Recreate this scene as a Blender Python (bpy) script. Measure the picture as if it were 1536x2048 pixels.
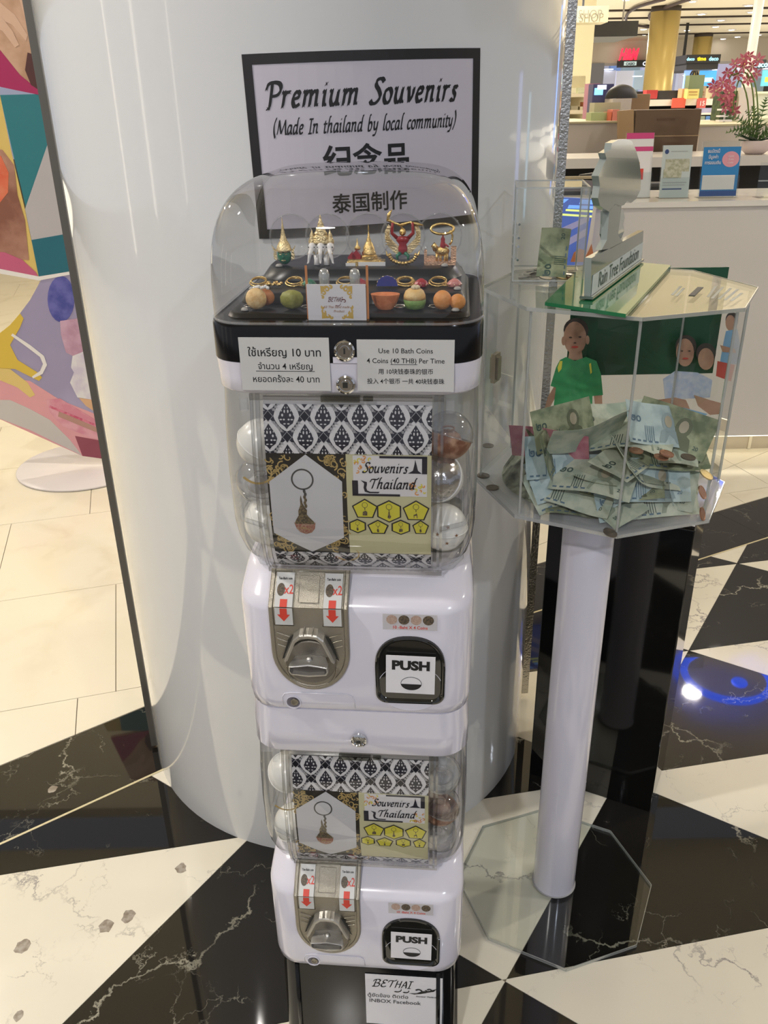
import bpy, bmesh, math, random
import numpy as np
from mathutils import Vector, Matrix
random.seed(7)
C = bpy.context.scene.collection
PI = math.pi
for o in list(bpy.data.objects): bpy.data.objects.remove(o)

# ------------------------------------------------------------------ camera
F_PX, PITCH, ROLL, CAM_H = 1684.0, 0.447765, 0.0175643, 1.65
def cam_rows():
    f = np.array([0, math.cos(PITCH), -math.sin(PITCH)]); r = np.array([1., 0, 0]); d = np.array([0, -math.sin(PITCH), -math.cos(PITCH)])
    c, s = math.cos(ROLL), math.sin(ROLL)
    return np.array([c*r+s*d, -s*r+c*d, f])
RR = cam_rows()
cam = bpy.data.cameras.new('camera'); cam_o = bpy.data.objects.new('camera', cam); C.objects.link(cam_o)
cam.sensor_fit = 'VERTICAL'; cam.sensor_height = 36.0; cam.lens = 36.0*F_PX/2048; cam.clip_start = .02; cam.clip_end = 200
cam_o.matrix_world = Matrix(((RR[0][0], -RR[1][0], -RR[2][0], 0), (RR[0][1], -RR[1][1], -RR[2][1], 0), (RR[0][2], -RR[1][2], -RR[2][2], CAM_H), (0, 0, 0, 1)))
bpy.context.scene.camera = cam_o
# layout helpers: where the line of sight through a pixel of the photograph meets a real plane of the place
def ray(x, y): return RR.T @ np.array([(x-768)/F_PX, (y-1024)/F_PX, 1.])
def onz(x, y, z): v = ray(x, y); p = np.array([0, 0, CAM_H])+v*((z-CAM_H)/v[2]); return Vector(p)
def ony(x, y, Y): v = ray(x, y); return Vector(np.array([0, 0, CAM_H])+v*(Y/v[1]))
def onp(x, y, p0, n):
    v = ray(x, y); o = np.array([0, 0, CAM_H]); return Vector(o+v*(np.dot(np.array(p0)-o, n)/np.dot(v, n)))

# ------------------------------------------------------------------ light and exposure
sc = bpy.context.scene
sc.view_settings.view_transform = 'Standard'; sc.view_settings.look = 'None'; sc.view_settings.gamma = 1
sc.view_settings.use_curve_mapping = False; sc.view_settings.exposure = -0.06
w = bpy.data.worlds.new('world'); sc.world = w; w.use_nodes = True
w.node_tree.nodes['Background'].inputs[0].default_value = (0.84, 0.88, 1.0, 1); w.node_tree.nodes['Background'].inputs[1].default_value = .46
CEIL = 3.5
def lamp(x, y, z, col, power, size, rot=None, name='room_and_fill_light'):
    l = bpy.data.lights.new(name, 'AREA'); l.shape = 'DISK'; l.size = size; l.energy = power; l.color = col
    o = bpy.data.objects.new(name, l); o.location = (x, y, z); C.objects.link(o)
    if rot: o.rotation_euler = rot
    return o
WARM = (1, .91, .77); COOL = (.78, .86, 1)
for x, y, cl, pw in ((-2.0, .9, (1, .95, .88), 105), (-2.8, 3.4, WARM, 72), (-.9, -1.9, (1, .97, .94), 125), (1.5, -2.0, COOL, 78), (3.0, 2.6, WARM, 70), (3.4, .9, (1, .95, .88), 40), (2.92, 6.5, WARM, 70), (4.9, 7.6, WARM, 110), (-4, 6, WARM, 90),
                     (1.5, 9, WARM, 200), (6, 10, WARM, 200), (4, 15, WARM, 260), (9, 17, WARM, 260), (6, 24, (1, .94, .84), 350), (12, 24, (1, .94, .84), 350)):
    lamp(x, y, CEIL-.06, cl, pw*.62, .16)  # downlights; those behind the camera and by the counter are added fill
# added upward fill lights, unseen, that brighten the far ceiling
for x in (-2, 5, 12, 19):
    for y in (8, 14, 20, 26): lamp(x, y, 1.0, (1, .90, .70), 150, 6.5, (math.pi, 0, 0), 'ceiling_fill_light')

# ------------------------------------------------------------------ materials
MATS = {}
def mat(name, col, rough=.5, metal=0., emit=0., coat=0., spec=.5, noise=None, bump=None, sub=0.):
    if name in MATS: return MATS[name]
    m = bpy.data.materials.new(name); m.use_nodes = True; nt = m.node_tree; b = nt.nodes['Principled BSDF']
    b.inputs['Base Color'].default_value = (*col, 1); b.inputs['Roughness'].default_value = rough; b.inputs['Metallic'].default_value = metal
    b.inputs['Coat Weight'].default_value = coat; b.inputs['Coat Roughness'].default_value = .03; b.inputs['Specular IOR Level'].default_value = spec
    if sub: b.inputs['Subsurface Weight'].default_value = sub; b.inputs['Subsurface Scale'].default_value = .01
    if emit: b.inputs['Emission Color'].default_value = (*col, 1); b.inputs['Emission Strength'].default_value = emit
    if noise:   # (scale, second colour, contrast)
        tc = nt.nodes.new('ShaderNodeTexCoord'); n = nt.nodes.new('ShaderNodeTexNoise'); n.inputs['Scale'].default_value = noise[0]; n.inputs['Detail'].default_value = 5
        r = nt.nodes.new('ShaderNodeValToRGB'); r.color_ramp.elements[0].position = .5-noise[2]; r.color_ramp.elements[1].position = .5+noise[2]
        r.color_ramp.elements[0].color = (*col, 1); r.color_ramp.elements[1].color = (*noise[1], 1)
        nt.links.new(tc.outputs['Object'], n.inputs['Vector']); nt.links.new(n.outputs['Fac'], r.inputs['Fac']); nt.links.new(r.outputs['Color'], b.inputs['Base Color'])
        if emit: nt.links.new(r.outputs['Color'], b.inputs['Emission Color'])
    if bump:
        tc = nt.nodes.new('ShaderNodeTexCoord'); n = nt.nodes.new('ShaderNodeTexNoise'); n.inputs['Scale'].default_value = bump[0]; n.inputs['Detail'].default_value = 4
        bp = nt.nodes.new('ShaderNodeBump'); bp.inputs['Strength'].default_value = bump[1]; bp.inputs['Distance'].default_value = .002
        nt.links.new(tc.outputs['Object'], n.inputs['Vector']); nt.links.new(n.outputs['Fac'], bp.inputs['Height']); nt.links.new(bp.outputs['Normal'], b.inputs['Normal'])
    MATS[name] = m; return m
def thin_glass(name, tint=(.97, .98, .98), ior=1.45, rough=0.0, gain=1.0, base=0.0, diff=None):
    """thin clear plastic: see-through with a Fresnel surface reflection"""
    if name in MATS: return MATS[name]
    m = bpy.data.materials.new(name); m.use_nodes = True; nt = m.node_tree; nt.nodes.clear()
    out = nt.nodes.new('ShaderNodeOutputMaterial'); mx = nt.nodes.new('ShaderNodeMixShader'); t = nt.nodes.new('ShaderNodeBsdfTransparent'); g = nt.nodes.new('ShaderNodeBsdfGlossy')
    lw = nt.nodes.new('ShaderNodeFresnel'); ge = nt.nodes.new('ShaderNodeNewGeometry'); mr = nt.nodes.new('ShaderNodeMapRange')
    mr.inputs['To Min'].default_value = ior; mr.inputs['To Max'].default_value = 1/ior; nt.links.new(ge.outputs['Backfacing'], mr.inputs['Value']); nt.links.new(mr.outputs[0], lw.inputs['IOR'])   # same reflectance from both sides of the sheet
    mu = nt.nodes.new('ShaderNodeMath'); mu.operation = 'MULTIPLY_ADD'; mu.use_clamp = True
    mu.inputs[1].default_value = gain; mu.inputs[2].default_value = base
    t.inputs[0].default_value = (*tint, 1); g.inputs['Roughness'].default_value = rough
    nt.links.new(lw.outputs[0], mu.inputs[0]); nt.links.new(mu.outputs[0], mx.inputs[0]); nt.links.new(g.outputs[0], mx.inputs[2])
    if diff:
        m2 = nt.nodes.new('ShaderNodeMixShader'); m2.inputs[0].default_value = diff[1]; d = nt.nodes.new('ShaderNodeBsdfDiffuse'); d.inputs[0].default_value = (*diff[0], 1)
        nt.links.new(t.outputs[0], m2.inputs[1]); nt.links.new(d.outputs[0], m2.inputs[2]); nt.links.new(m2.outputs[0], mx.inputs[1])
    else: nt.links.new(t.outputs[0], mx.inputs[1])
    nt.links.new(mx.outputs[0], out.inputs[0]); MATS[name] = m; return m
def marble(name, base, vein, scale, width, rough, cloud=None, vscale=1.0):
    m = bpy.data.materials.new(name); m.use_nodes = True; nt = m.node_tree; b = nt.nodes['Principled BSDF']; L = nt.links.new; N = nt.nodes.new
    tc = N('ShaderNodeTexCoord')
    n1 = N('ShaderNodeTexNoise'); n1.inputs['Scale'].default_value = scale*1.5; n1.inputs['Detail'].default_value = 8; n1.inputs['Roughness'].default_value = .62
    mixv = N('ShaderNodeMix'); mixv.data_type = 'VECTOR'; mixv.inputs['Factor'].default_value = .28
    L(tc.outputs['Object'], n1.inputs['Vector']); L(tc.outputs['Object'], mixv.inputs[4]); L(n1.outputs['Color'], mixv.inputs[5])
    v = N('ShaderNodeTexVoronoi'); v.feature = 'DISTANCE_TO_EDGE'; v.inputs['Scale'].default_value = scale*vscale; L(mixv.outputs[1], v.inputs['Vector'])
    v2 = N('ShaderNodeTexVoronoi'); v2.feature = 'DISTANCE_TO_EDGE'; v2.inputs['Scale'].default_value = scale*2.9*vscale; L(mixv.outputs[1], v2.inputs['Vector'])
    r = N('ShaderNodeMapRange'); r.inputs['From Max'].default_value = width; L(v.outputs['Distance'], r.inputs['Value'])
    r2 = N('ShaderNodeMapRange'); r2.inputs['From Max'].default_value = width*1.1; L(v2.outputs['Distance'], r2.inputs['Value'])
    n2 = N('ShaderNodeTexNoise'); n2.inputs['Scale'].default_value = scale*1.1; n2.inputs['Detail'].default_value = 3; L(tc.outputs['Object'], n2.inputs['Vector'])
    msk = N('ShaderNodeMapRange'); msk.inputs['From Min'].default_value = .46; msk.inputs['From Max'].default_value = .60; L(n2.outputs['Fac'], msk.inputs['Value'])
    n3 = N('ShaderNodeTexNoise'); n3.inputs['Scale'].default_value = scale*2.3; n3.inputs['Detail'].default_value = 2; L(tc.outputs['Object'], n3.inputs['Vector'])
    msk2 = N('ShaderNodeMapRange'); msk2.inputs['From Min'].default_value = .52; msk2.inputs['From Max'].default_value = .66; L(n3.outputs['Fac'], msk2.inputs['Value'])
    def vein_of(rr, mm, k):
        i = N('ShaderNodeMath'); i.operation = 'SUBTRACT'; i.inputs[0].default_value = 1; L(rr.outputs[0], i.inputs[1])
        p = N('ShaderNodeMath'); p.operation = 'MULTIPLY'; L(i.outputs[0], p.inputs[0]); L(mm.outputs[0], p.inputs[1])
        q = N('ShaderNodeMath'); q.operation = 'MULTIPLY'; L(p.outputs[0], q.inputs[0]); q.inputs[1].default_value = k; return q
    a = vein_of(r, msk, .9); c = vein_of(r2, msk2, .6)
    s = N('ShaderNodeMath'); s.operation = 'MAXIMUM'; L(a.outputs[0], s.inputs[0]); L(c.outputs[0], s.inputs[1])
    mc = N('ShaderNodeMix'); mc.data_type = 'RGBA'; mc.inputs[6].default_value = (*base, 1); mc.inputs[7].default_value = (*vein, 1); L(s.outputs[0], mc.inputs['Factor'])
    if cloud:
        cl = N('ShaderNodeMix'); cl.data_type = 'RGBA'; cl.inputs[6].default_value = (*base, 1); cl.inputs[7].default_value = (*cloud, 1); L(n3.outputs['Fac'], cl.inputs['Factor']); L(cl.outputs[2], mc.inputs[6])
    L(mc.outputs[2], b.inputs['Base Color']); b.inputs['Roughness'].default_value = rough; b.inputs['Specular IOR Level'].default_value = .5
    MATS[name] = m; return m
white_plastic = mat('white_plastic', (.66, .645, .73), .16, coat=.45)
white_gloss = mat('white_laminate', (.68, .69, .70), .09, coat=.8)
black_gloss = mat('black_gloss_plastic', (.006, .006, .007), .16, spec=.35)
black_matte = mat('black_matte', (.012, .012, .012), .55)
black_ink = mat('black_ink', (.006, .006, .008), .5)
paper = mat('paper_white', (.72, .71, .74), .6)
label_paper = mat('label_paper', (.56, .56, .55), .45)
poster_paper = mat('poster_paper', (.56, .53, .61), .35)
metal_plate = mat('zinc_metal', (.40, .37, .31), .34, metal=1., bump=(900, .5))
metal_bright = mat('bright_metal', (.50, .48, .44), .36, metal=.9, bump=(600, .25))
chrome = mat('chrome', (.7, .7, .7), .08, metal=1.)
gold = mat('gold_metal', (.80, .58, .24), .25, metal=1., bump=(500, .6))
gold_ink = mat('gold_ink', (.50, .36, .14), .5)
red_ink = mat('red_ink', (.62, .05, .03), .5)
orange_ink = mat('orange_ink', (.75, .33, .10), .5)
yellow_ink = mat('yellow_ink', (.75, .66, .08), .5)
cream_ink = mat('pale_khaki_ink', (.60, .57, .36), .5)
dome_glass = thin_glass('dome_clear_plastic', (.93, .93, .93), 1.5, .0, 1.25, .01)
globe_glass = thin_glass('globe_clear_plastic', (.90, .90, .89), 1.48, .01, 1.1, .01)
clear = thin_glass('clear_acrylic', (.95, .965, .96), 1.49, .0, 1.0, .0)
clear_faint = thin_glass('clear_capsule_plastic', (.93, .94, .95), 1.4, .03, .9, .0, ((.8, .8, .82), .10))
acr_edge = thin_glass('acrylic_edge', (.8, .84, .82), 1.5, .15, 1.5, .18, ((.75, .77, .76), .35))

# ------------------------------------------------------------------ mesh builder
class MB:
    def __init__(s): s.v = []; s.f = []; s.mi = []
    def add(s, vs, fs, mi=0):
        k = len(s.v); s.v += [tuple(p) for p in vs]; s.f += [tuple(i+k for i in f) for f in fs]; s.mi += [mi]*len(fs); return s
    def box(s, a, b, mi=0, M=None):
        (x0, y0, z0), (x1, y1, z1) = a, b
        vs = [Vector(p) for p in ((x0, y0, z0), (x1, y0, z0), (x1, y1, z0), (x0, y1, z0), (x0, y0, z1), (x1, y0, z1), (x1, y1, z1), (x0, y1, z1))]
        if M: vs = [M @ p for p in vs]
        return s.add(vs, [(3, 2, 1, 0), (4, 5, 6, 7), (0, 1, 5, 4), (1, 2, 6, 5), (2, 3, 7, 6), (3, 0, 4, 7)], mi)
    def prism(s, poly, z0, z1, mi=0, M=None, f=None):
        """poly: list of (x,y); extruded in z; M places it; or f maps (x,y,z)"""
        n = len(poly); vs = [Vector((x, y, z0)) for x, y in poly]+[Vector((x, y, z1)) for x, y in poly]
        if f: vs = [Vector(f(*p)) for p in vs]
        if M: vs = [M @ p for p in vs]
        return s.add(vs, [tuple(range(n))[::-1], tuple(range(n, 2*n))]+[(i, (i+1) % n, n+(i+1) % n, n+i) for i in range(n)], mi)
    def hull2(s, front, back, mi=0):
        n = len(front)
        return s.add(list(front)+list(back), [tuple(range(n))[::-1], tuple(range(n, 2*n))]+[(i, (i+1) % n, n+(i+1) % n, n+i) for i in range(n)], mi)
    def poly(s, pts, mi=0): return s.add(pts, [tuple(range(len(pts)))], mi)
    def loft(s, rings, mi=0, cap0=True, cap1=True, closed=True):
        n = len(rings[0]); vs = [p for r in rings for p in r]; fs = []
        for j in range(len(rings)-1):
            for i in range(n if closed else n-1): fs.append((j*n+i, j*n+(i+1) % n, (j+1)*n+(i+1) % n, (j+1)*n+i))
        if cap0: fs.append(tuple(range(n))[::-1])
        if cap1: fs.append(tuple((len(rings)-1)*n+i for i in range(n)))
        return s.add(vs, fs, mi)
    def lathe(s, prof, c=(0, 0, 0), n=20, mi=0, M=None, sx=1, sy=1):
        rings = [[Vector((r*sx*math.cos(2*PI*i/n), r*sy*math.sin(2*PI*i/n), z)) for i in range(n)] for r, z in prof]
        rings = [[(M @ p if M else p)+Vector(c) for p in r] for r in rings]
        return s.loft(rings, mi, prof[0][0] > 1e-6, prof[-1][0] > 1e-6)
    def ball(s, c, r, mi=0, n=16, m=10, sc=(1, 1, 1), t0=0., t1=1., M=None):
        prof = [(r*math.sin(PI*(t0+(t1-t0)*j/m)), -r*math.cos(PI*(t0+(t1-t0)*j/m))) for j in range(m+1)]
        rings = [[Vector((a*sc[0]*math.cos(2*PI*i/n), a*sc[1]*math.sin(2*PI*i/n), z*sc[2])) for i in range(n)] for a, z in prof]
        rings = [[(M @ p if M else p)+Vector(c) for p in q] for q in rings]
        return s.loft(rings, mi, False, False)
    def tube(s, path, r, n=8, mi=0, closed=False, caps=True):
        path = [Vector(p) for p in path]; rs = r if isinstance(r, (list, tuple)) else [r]*len(path); rings = []; up = None; N = len(path)
        for i, p in enumerate(path):
            a = path[(i-1) % N] if (closed or i > 0) else p; b = path[(i+1) % N] if (closed or i < N-1) else p
            t = (b-a); t = t.normalized() if t.length > 1e-9 else Vector((0, 0, 1))
            if up is None: up = t.orthogonal().normalized()
            up = (up-t*up.dot(t)); up = up.normalized() if up.length > 1e-6 else t.orthogonal().normalized(); q = t.cross(up)
            rings.append([p+(up*math.cos(2*PI*k/n)+q*math.sin(2*PI*k/n))*rs[i] for k in range(n)])
        if closed: rings.append(rings[0]); return s.loft(rings, mi, False, False)
        return s.loft(rings, mi, caps, caps)
    def text(s, body, size, x, y, f, mi=0, align='CENTER', bold=0., shear=0., sx=1., lift=0., space=1.):
        vs, fs, W = text_mesh(body, bold, shear, space)
        ox = {'CENTER': -W/2, 'LEFT': 0, 'RIGHT': -W}[align]
        return s.add([f(x+(a+ox)*size*sx, y+b*size, lift) for a, b in vs], fs, mi)
    def build(s, name, m, parent=None, smooth=False, angle=None, bevel=0.):
        me = bpy.data.meshes.new(name); me.from_pydata(s.v, [], s.f); me.validate(clean_customdata=False)
        ms = m if isinstance(m, (list, tuple)) else [m]
        for q in ms: me.materials.append(q)
        if len(ms) > 1 and len(me.polygons) == len(s.mi): me.polygons.foreach_set('material_index', s.mi)
        if smooth:
            me.polygons.foreach_set('use_smooth', [True]*len(me.polygons))
            if angle: me.set_sharp_from_angle(angle=math.radians(angle))
        me.update(); o = bpy.data.objects.new(name, me); C.objects.link(o)
        if parent: o.parent = parent
        if bevel:
            b = o.modifiers.new('bevel', 'BEVEL'); b.width = bevel; b.segments = 3; b.limit_method = 'ANGLE'; b.angle_limit = math.radians(40); b.harden_normals = False
            me.polygons.foreach_set('use_smooth', [True]*len(me.polygons)); me.set_sharp_from_angle(angle=math.radians(50))
        return o
TXT = {}
def text_mesh(body, bold, shear, space):
    key = (body, bold, shear, space)
    if key not in TXT:
        c = bpy.data.curves.new('t', 'FONT'); c.body = body; c.offset = bold; c.shear = shear; c.space_character = space; c.resolution_u = 3
        o = bpy.data.objects.new('t', c); C.objects.link(o); bpy.context.view_layer.update()
        me = bpy.data.meshes.new_from_object(o.evaluated_get(bpy.context.evaluated_depsgraph_get()))
        vs = [(v.co.x, v.co.y) for v in me.vertices]; fs = [tuple(p.vertices) for p in me.polygons]
        W = max(a for a, _ in vs) if vs else 0
        bpy.data.objects.remove(o); bpy.data.curves.remove(c); bpy.data.meshes.remove(me); TXT[key] = (vs, fs, W)
    return TXT[key]
def tag(o, label=None, cat=None, group=None, kind=None):
    if label: o['label'] = label
    if cat: o['category'] = cat
    if group: o['group'] = group
    if kind: o['kind'] = kind
    return o
def thing(name, label, cat, loc=(0, 0, 0), rz=0, group=None):
    o = bpy.data.objects.new(name, None); C.objects.link(o); o.location = loc; o.rotation_euler = (0, 0, rz); o.empty_display_size = .05
    return tag(o, label, cat, group)
def T(x, y, z, rz=0., rx=0., ry=0.): return Matrix.Translation((x, y, z)) @ Matrix.Rotation(rz, 4, 'Z') @ Matrix.Rotation(ry, 4, 'Y') @ Matrix.Rotation(rx, 4, 'X')
def circ(cx, cy, r, n=24, a0=0., a1=2*PI, ry=None): return [(cx+r*math.cos(a0+(a1-a0)*i/n), cy+(ry or r)*math.sin(a0+(a1-a0)*i/n)) for i in range(n)]
def rrect(x0, y0, x1, y1, r, n=6):
    p = []
    for cx, cy, a in ((x1-r, y0+r, -PI/2), (x1-r, y1-r, 0), (x0+r, y1-r, PI/2), (x0+r, y0+r, PI)):
        p += [(cx+r*math.cos(a+PI/2*i/n), cy+r*math.sin(a+PI/2*i/n)) for i in range(n+1)]
    return p
def wall_f(y): return lambda a, b, c: (a, y-c, b)      # draw in the x-z plane at local depth y, c = lift towards the viewer

# ------------------------------------------------------------------ broad-nib lettering (one stroke list per letter)
def crv(pts, n=6):
    if len(pts) < 3: return pts
    out = []; P = [pts[0]]+list(pts)+[pts[-1]]
    for i in range(1, len(P)-2):
        for k in range(n):
            t = k/n; a, b, c, d = P[i-1], P[i], P[i+1], P[i+2]
            out.append(tuple(.5*((2*b[j])+(-a[j]+c[j])*t+(2*a[j]-5*b[j]+4*c[j]-d[j])*t*t+(-a[j]+3*b[j]-3*c[j]+d[j])*t**3) for j in (0, 1)))
    return out+[pts[-1]]
G = {
 'P': (.62, [[(.22, .70), (.20, .35), (.16, 0), (.08, -.02)], [(.0, .52), (.06, .66), (.25, .72), (.5, .68), (.58, .52), (.46, .36), (.22, .32)]]),
 'S': (.52, [[(.50, .62), (.40, .72), (.22, .68), (.18, .54), (.32, .38), (.40, .20), (.26, .03), (.08, .0), (.0, .10)]]),
 'T': (.58, [[(.0, .48), (.06, .62), (.2, .66), (.45, .64), (.62, .76)], [(.34, .66), (.28, .32), (.22, .02)]]),
 'M': (.80, [[(.0, .02), (.08, .3), (.14, .68)], [(.14, .68), (.26, .2), (.32, .05)], [(.32, .05), (.5, .4), (.62, .68)], [(.62, .68), (.64, .3), (.68, .02), (.76, .04)]]),
 'I': (.34, [[(.18, .68), (.14, .3), (.10, .0)], [(.04, .68), (.32, .68)], [(.0, .0), (.24, .0)]]),
 'r': (.38, [[(.0, .38), (.08, .44), (.07, .2), (.04, .0)], [(.07, .28), (.18, .42), (.30, .42)]]),
 'e': (.40, [[(.04, .22), (.22, .26), (.28, .36), (.18, .44), (.05, .32), (.03, .14), (.12, .0), (.30, .08)]]),
 'm': (.74, [[(.0, .38), (.08, .44), (.06, .2), (.04, .0)], [(.07, .28), (.2, .43), (.30, .40), (.29, .2), (.27, .0)], [(.30, .28), (.43, .43), (.53, .40), (.52, .2), (.52, .03), (.60, .05)]]),
 'i': (.25, [[(.0, .36), (.08, .43), (.06, .2), (.07, .02), (.16, .05)], [(.10, .60), (.115, .64)]]),
 'u': (.50, [[(.0, .38), (.08, .43), (.05, .15), (.13, .0), (.26, .1), (.34, .40)], [(.34, .43), (.31, .15), (.33, .02), (.41, .05)]]),
 'n': (.50, [[(.0, .38), (.08, .44), (.06, .2), (.04, .0)], [(.07, .28), (.2, .43), (.31, .40), (.29, .2), (.30, .03), (.39, .05)]]),
 'o': (.42, [[(.2, .43), (.05, .34), (.02, .14), (.12, .0), (.26, .06), (.32, .26), (.26, .40), (.17, .43)]]),
 'v': (.40, [[(.0, .38), (.07, .43), (.11, .2), (.13, .02)], [(.13, .02), (.27, .2), (.30, .42)]]),
 's': (.34, [[(.28, .37), (.2, .43), (.1, .38), (.12, .27), (.21, .17), (.19, .03), (.08, .0), (.0, .06)]]),
 'a': (.46, [[(.30, .40), (.16, .43), (.03, .25), (.05, .03), (.15, .03), (.27, .2), (.32, .42)], [(.32, .42), (.29, .15), (.31, .02), (.39, .06)]]),
 'd': (.48, [[(.28, .40), (.14, .43), (.03, .25), (.05, .03), (.15, .03), (.27, .2), (.33, .45)], [(.44, .76), (.36, .70), (.31, .35), (.29, .03), (.38, .06)]]),
 't': (.30, [[(.12, .56), (.09, .3), (.07, .05), (.14, .0), (.22, .06)], [(.0, .42), (.26, .43)]]),
 'h': (.50, [[(.24, .78), (.14, .70), (.08, .35), (.04, .0)], [(.08, .28), (.2, .43), (.31, .40), (.29, .2), (.30, .03), (.39, .05)]]),
 'l': (.25, [[(.24, .78), (.14, .70), (.08, .35), (.07, .03), (.17, .06)]]),
 'b': (.46, [[(.22, .78), (.12, .70), (.07, .35), (.06, .06), (.16, .0), (.29, .12), (.31, .34), (.2, .43), (.08, .3)]]),
 'y': (.46, [[(.0, .38), (.07, .43), (.06, .16), (.14, .04), (.28, .18), (.33, .43)], [(.33, .43), (.27, .0), (.14, -.22), (.0, -.2)]]),
 'c': (.36, [[(.28, .37), (.18, .43), (.04, .28), (.04, .08), (.14, .0), (.27, .07)]]),
 '(': (.30, [[(.22, .80), (.06, .5), (.04, .15), (.14, -.15)]]), ')': (.30, [[(.10, .80), (.2, .5), (.16, .15), (.0, -.15)]]),
 'B': (.62, [[(.2, .66), (.14, .3), (.10, .0), (.0, .04)], [(.0, .5), (.1, .66), (.4, .70), (.5, .56), (.38, .38), (.2, .36)], [(.3, .37), (.5, .28), (.46, .08), (.28, .0), (.1, .02)]]),
 'E': (.52, [[(.44, .62), (.3, .7), (.14, .62), (.14, .46), (.3, .38)], [(.3, .38), (.08, .3), (.04, .12), (.2, .0), (.42, .1)]]),
 'H': (.52, [[(.12, .66), (.04, .0)], [(.42, .66), (.34, .0)], [(.06, .34), (.4, .36)]]), 'A': (.46, [[(.0, .0), (.12, .4), (.24, .66)], [(.24, .66), (.32, .3), (.34, .0)], [(.08, .24), (.34, .26)]]),
 ' ': (.34, [])}
def nib_text(mb, s, size, x, y, f, mi=0, shear=.22, nib=.085, lift=0., align='CENTER', sx=1., track=0.):
    W = sum(G[c][0]+track for c in s)*size*sx; px = x-(W/2 if align == 'CENTER' else 0)
    ca, sa = math.cos(math.radians(38)), math.sin(math.radians(38))
    for c in s:
        for st in G[c][1]:
            q = crv(st)
            for (nx, ny) in ((nib*ca*.5, nib*sa*.5), (nib*.18, -nib*.26)):
                vs = []
                for a, b in q:
                    for sg in (-1, 1):
                        xx = a+nx*sg; yy = b+ny*sg; vs.append(f(px+(xx+yy*shear)*size*sx, y+yy*size, lift))
                mb.add(vs, [(2*i, 2*i+1, 2*i+3, 2*i+2) for i in range(len(q)-1)], mi)
        px += (G[c][0]+track)*size*sx
    return mb

# ================================================================== SETTING: floor
def clip(poly, n, d, keep_below=True):
    out = []; N = len(poly)
    for i in range(N):
        a, b = poly[i], poly[(i+1) % N]; da = a[0]*n[0]+a[1]*n[1]-d; db = b[0]*n[0]+b[1]*n[1]-d
        if not keep_below: da, db = -da, -db
        if da <= 0: out.append(a)
        if (da < 0 < db) or (db < 0 < da): t = da/(da-db); out.append((a[0]+t*(b[0]-a[0]), a[1]+t*(b[1]-a[1])))
    return out
def area(p): return .5*sum(p[i][0]*p[(i+1) % len(p)][1]-p[(i+1) % len(p)][0]*p[i][1] for i in range(len(p)))
def inset(p, g):
    q = [p[i] for i in range(len(p)) if math.dist(p[i], p[i-1]) > 1e-4]
    if len(q) < 3 or area(q) < 2e-4: return None
    for i in range(len(p)):
        a, b = p[i], p[(i+1) % len(p)]; L = math.dist(a, b)
        if L < 1e-5: continue
        n = ((b[1]-a[1])/L, -(b[0]-a[0])/L); q = clip(q, n, a[0]*n[0]+a[1]*n[1]-g)
        if len(q) < 3: return None
    q = [q[i] for i in range(len(q)) if math.dist(q[i], q[i-1]) > 1e-4]
    return q if len(q) >= 3 and area(q) > 2e-4 else None
def nrm(deg): return (-math.sin(math.radians(deg)), math.cos(math.radians(deg)))
nA, nB, nC = nrm(10.5), nrm(56.5), (math.sin(math.radians(35)), math.cos(math.radians(35)))
n36, n27 = nrm(36.0), nrm(27.0)
DA = [1.102+.5*k for k in range(-4, 8)]; DB = [.443+.71*k for k in range(-5, 6)]; DC = [1.085+.70*k for k in range(-3, 6)]
floor = MB(); floor.box((-16, -6, -.06), (26, 44, -.0025)); fl = tag(floor.build('floor', mat('floor_grout', (.16, .13, .09), .7)), kind='structure')
m_black = marble('black_marble', (.012, .011, .010), (.42, .40, .32), 2.6, .010, .028)
m_white = marble('white_marble', (.76, .715, .60), (.17, .15, .17), 3.4, .014, .10, (.72, .68, .58))
m_tile = marble('beige_tile', (.78, .73, .61), (.69, .63, .50), 2.0, .10, .13, (.74, .69, .57))
cells = [[(-3.2, -.4), (4.4, -.4), (4.4, 5.4), (-3.2, 5.4)]]
for n, ds in ((nA, DA), (nB, DB), (nC, DC)):
    for d in ds:
        nx = []
        for c in cells:
            for k in (True, False):
                q = clip(c, n, d, k)
                if len(q) >= 3 and area(q) > 2e-4: nx.append(q)
        cells = nx
def idx(ds, v): return sum(1 for d in ds if v > d)
for c in cells:
    cx = sum(p[0] for p in c)/len(c); cy = sum(p[1] for p in c)/len(c)
    par = (idx(DA, cx*nA[0]+cy*nA[1])+idx(DB, cx*nB[0]+cy*nB[1])+idx(DC, cx*nC[0]+cy*nC[1])) % 2
    c = clip(clip(c, n36, 1.826), n27, 2.05)
    if len(c) < 3: continue
    q = inset(c, .0006)
    if q: MB().prism(q, -.0025, 0).build('marble_tile', (m_black, m_white)[par], fl)
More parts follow.
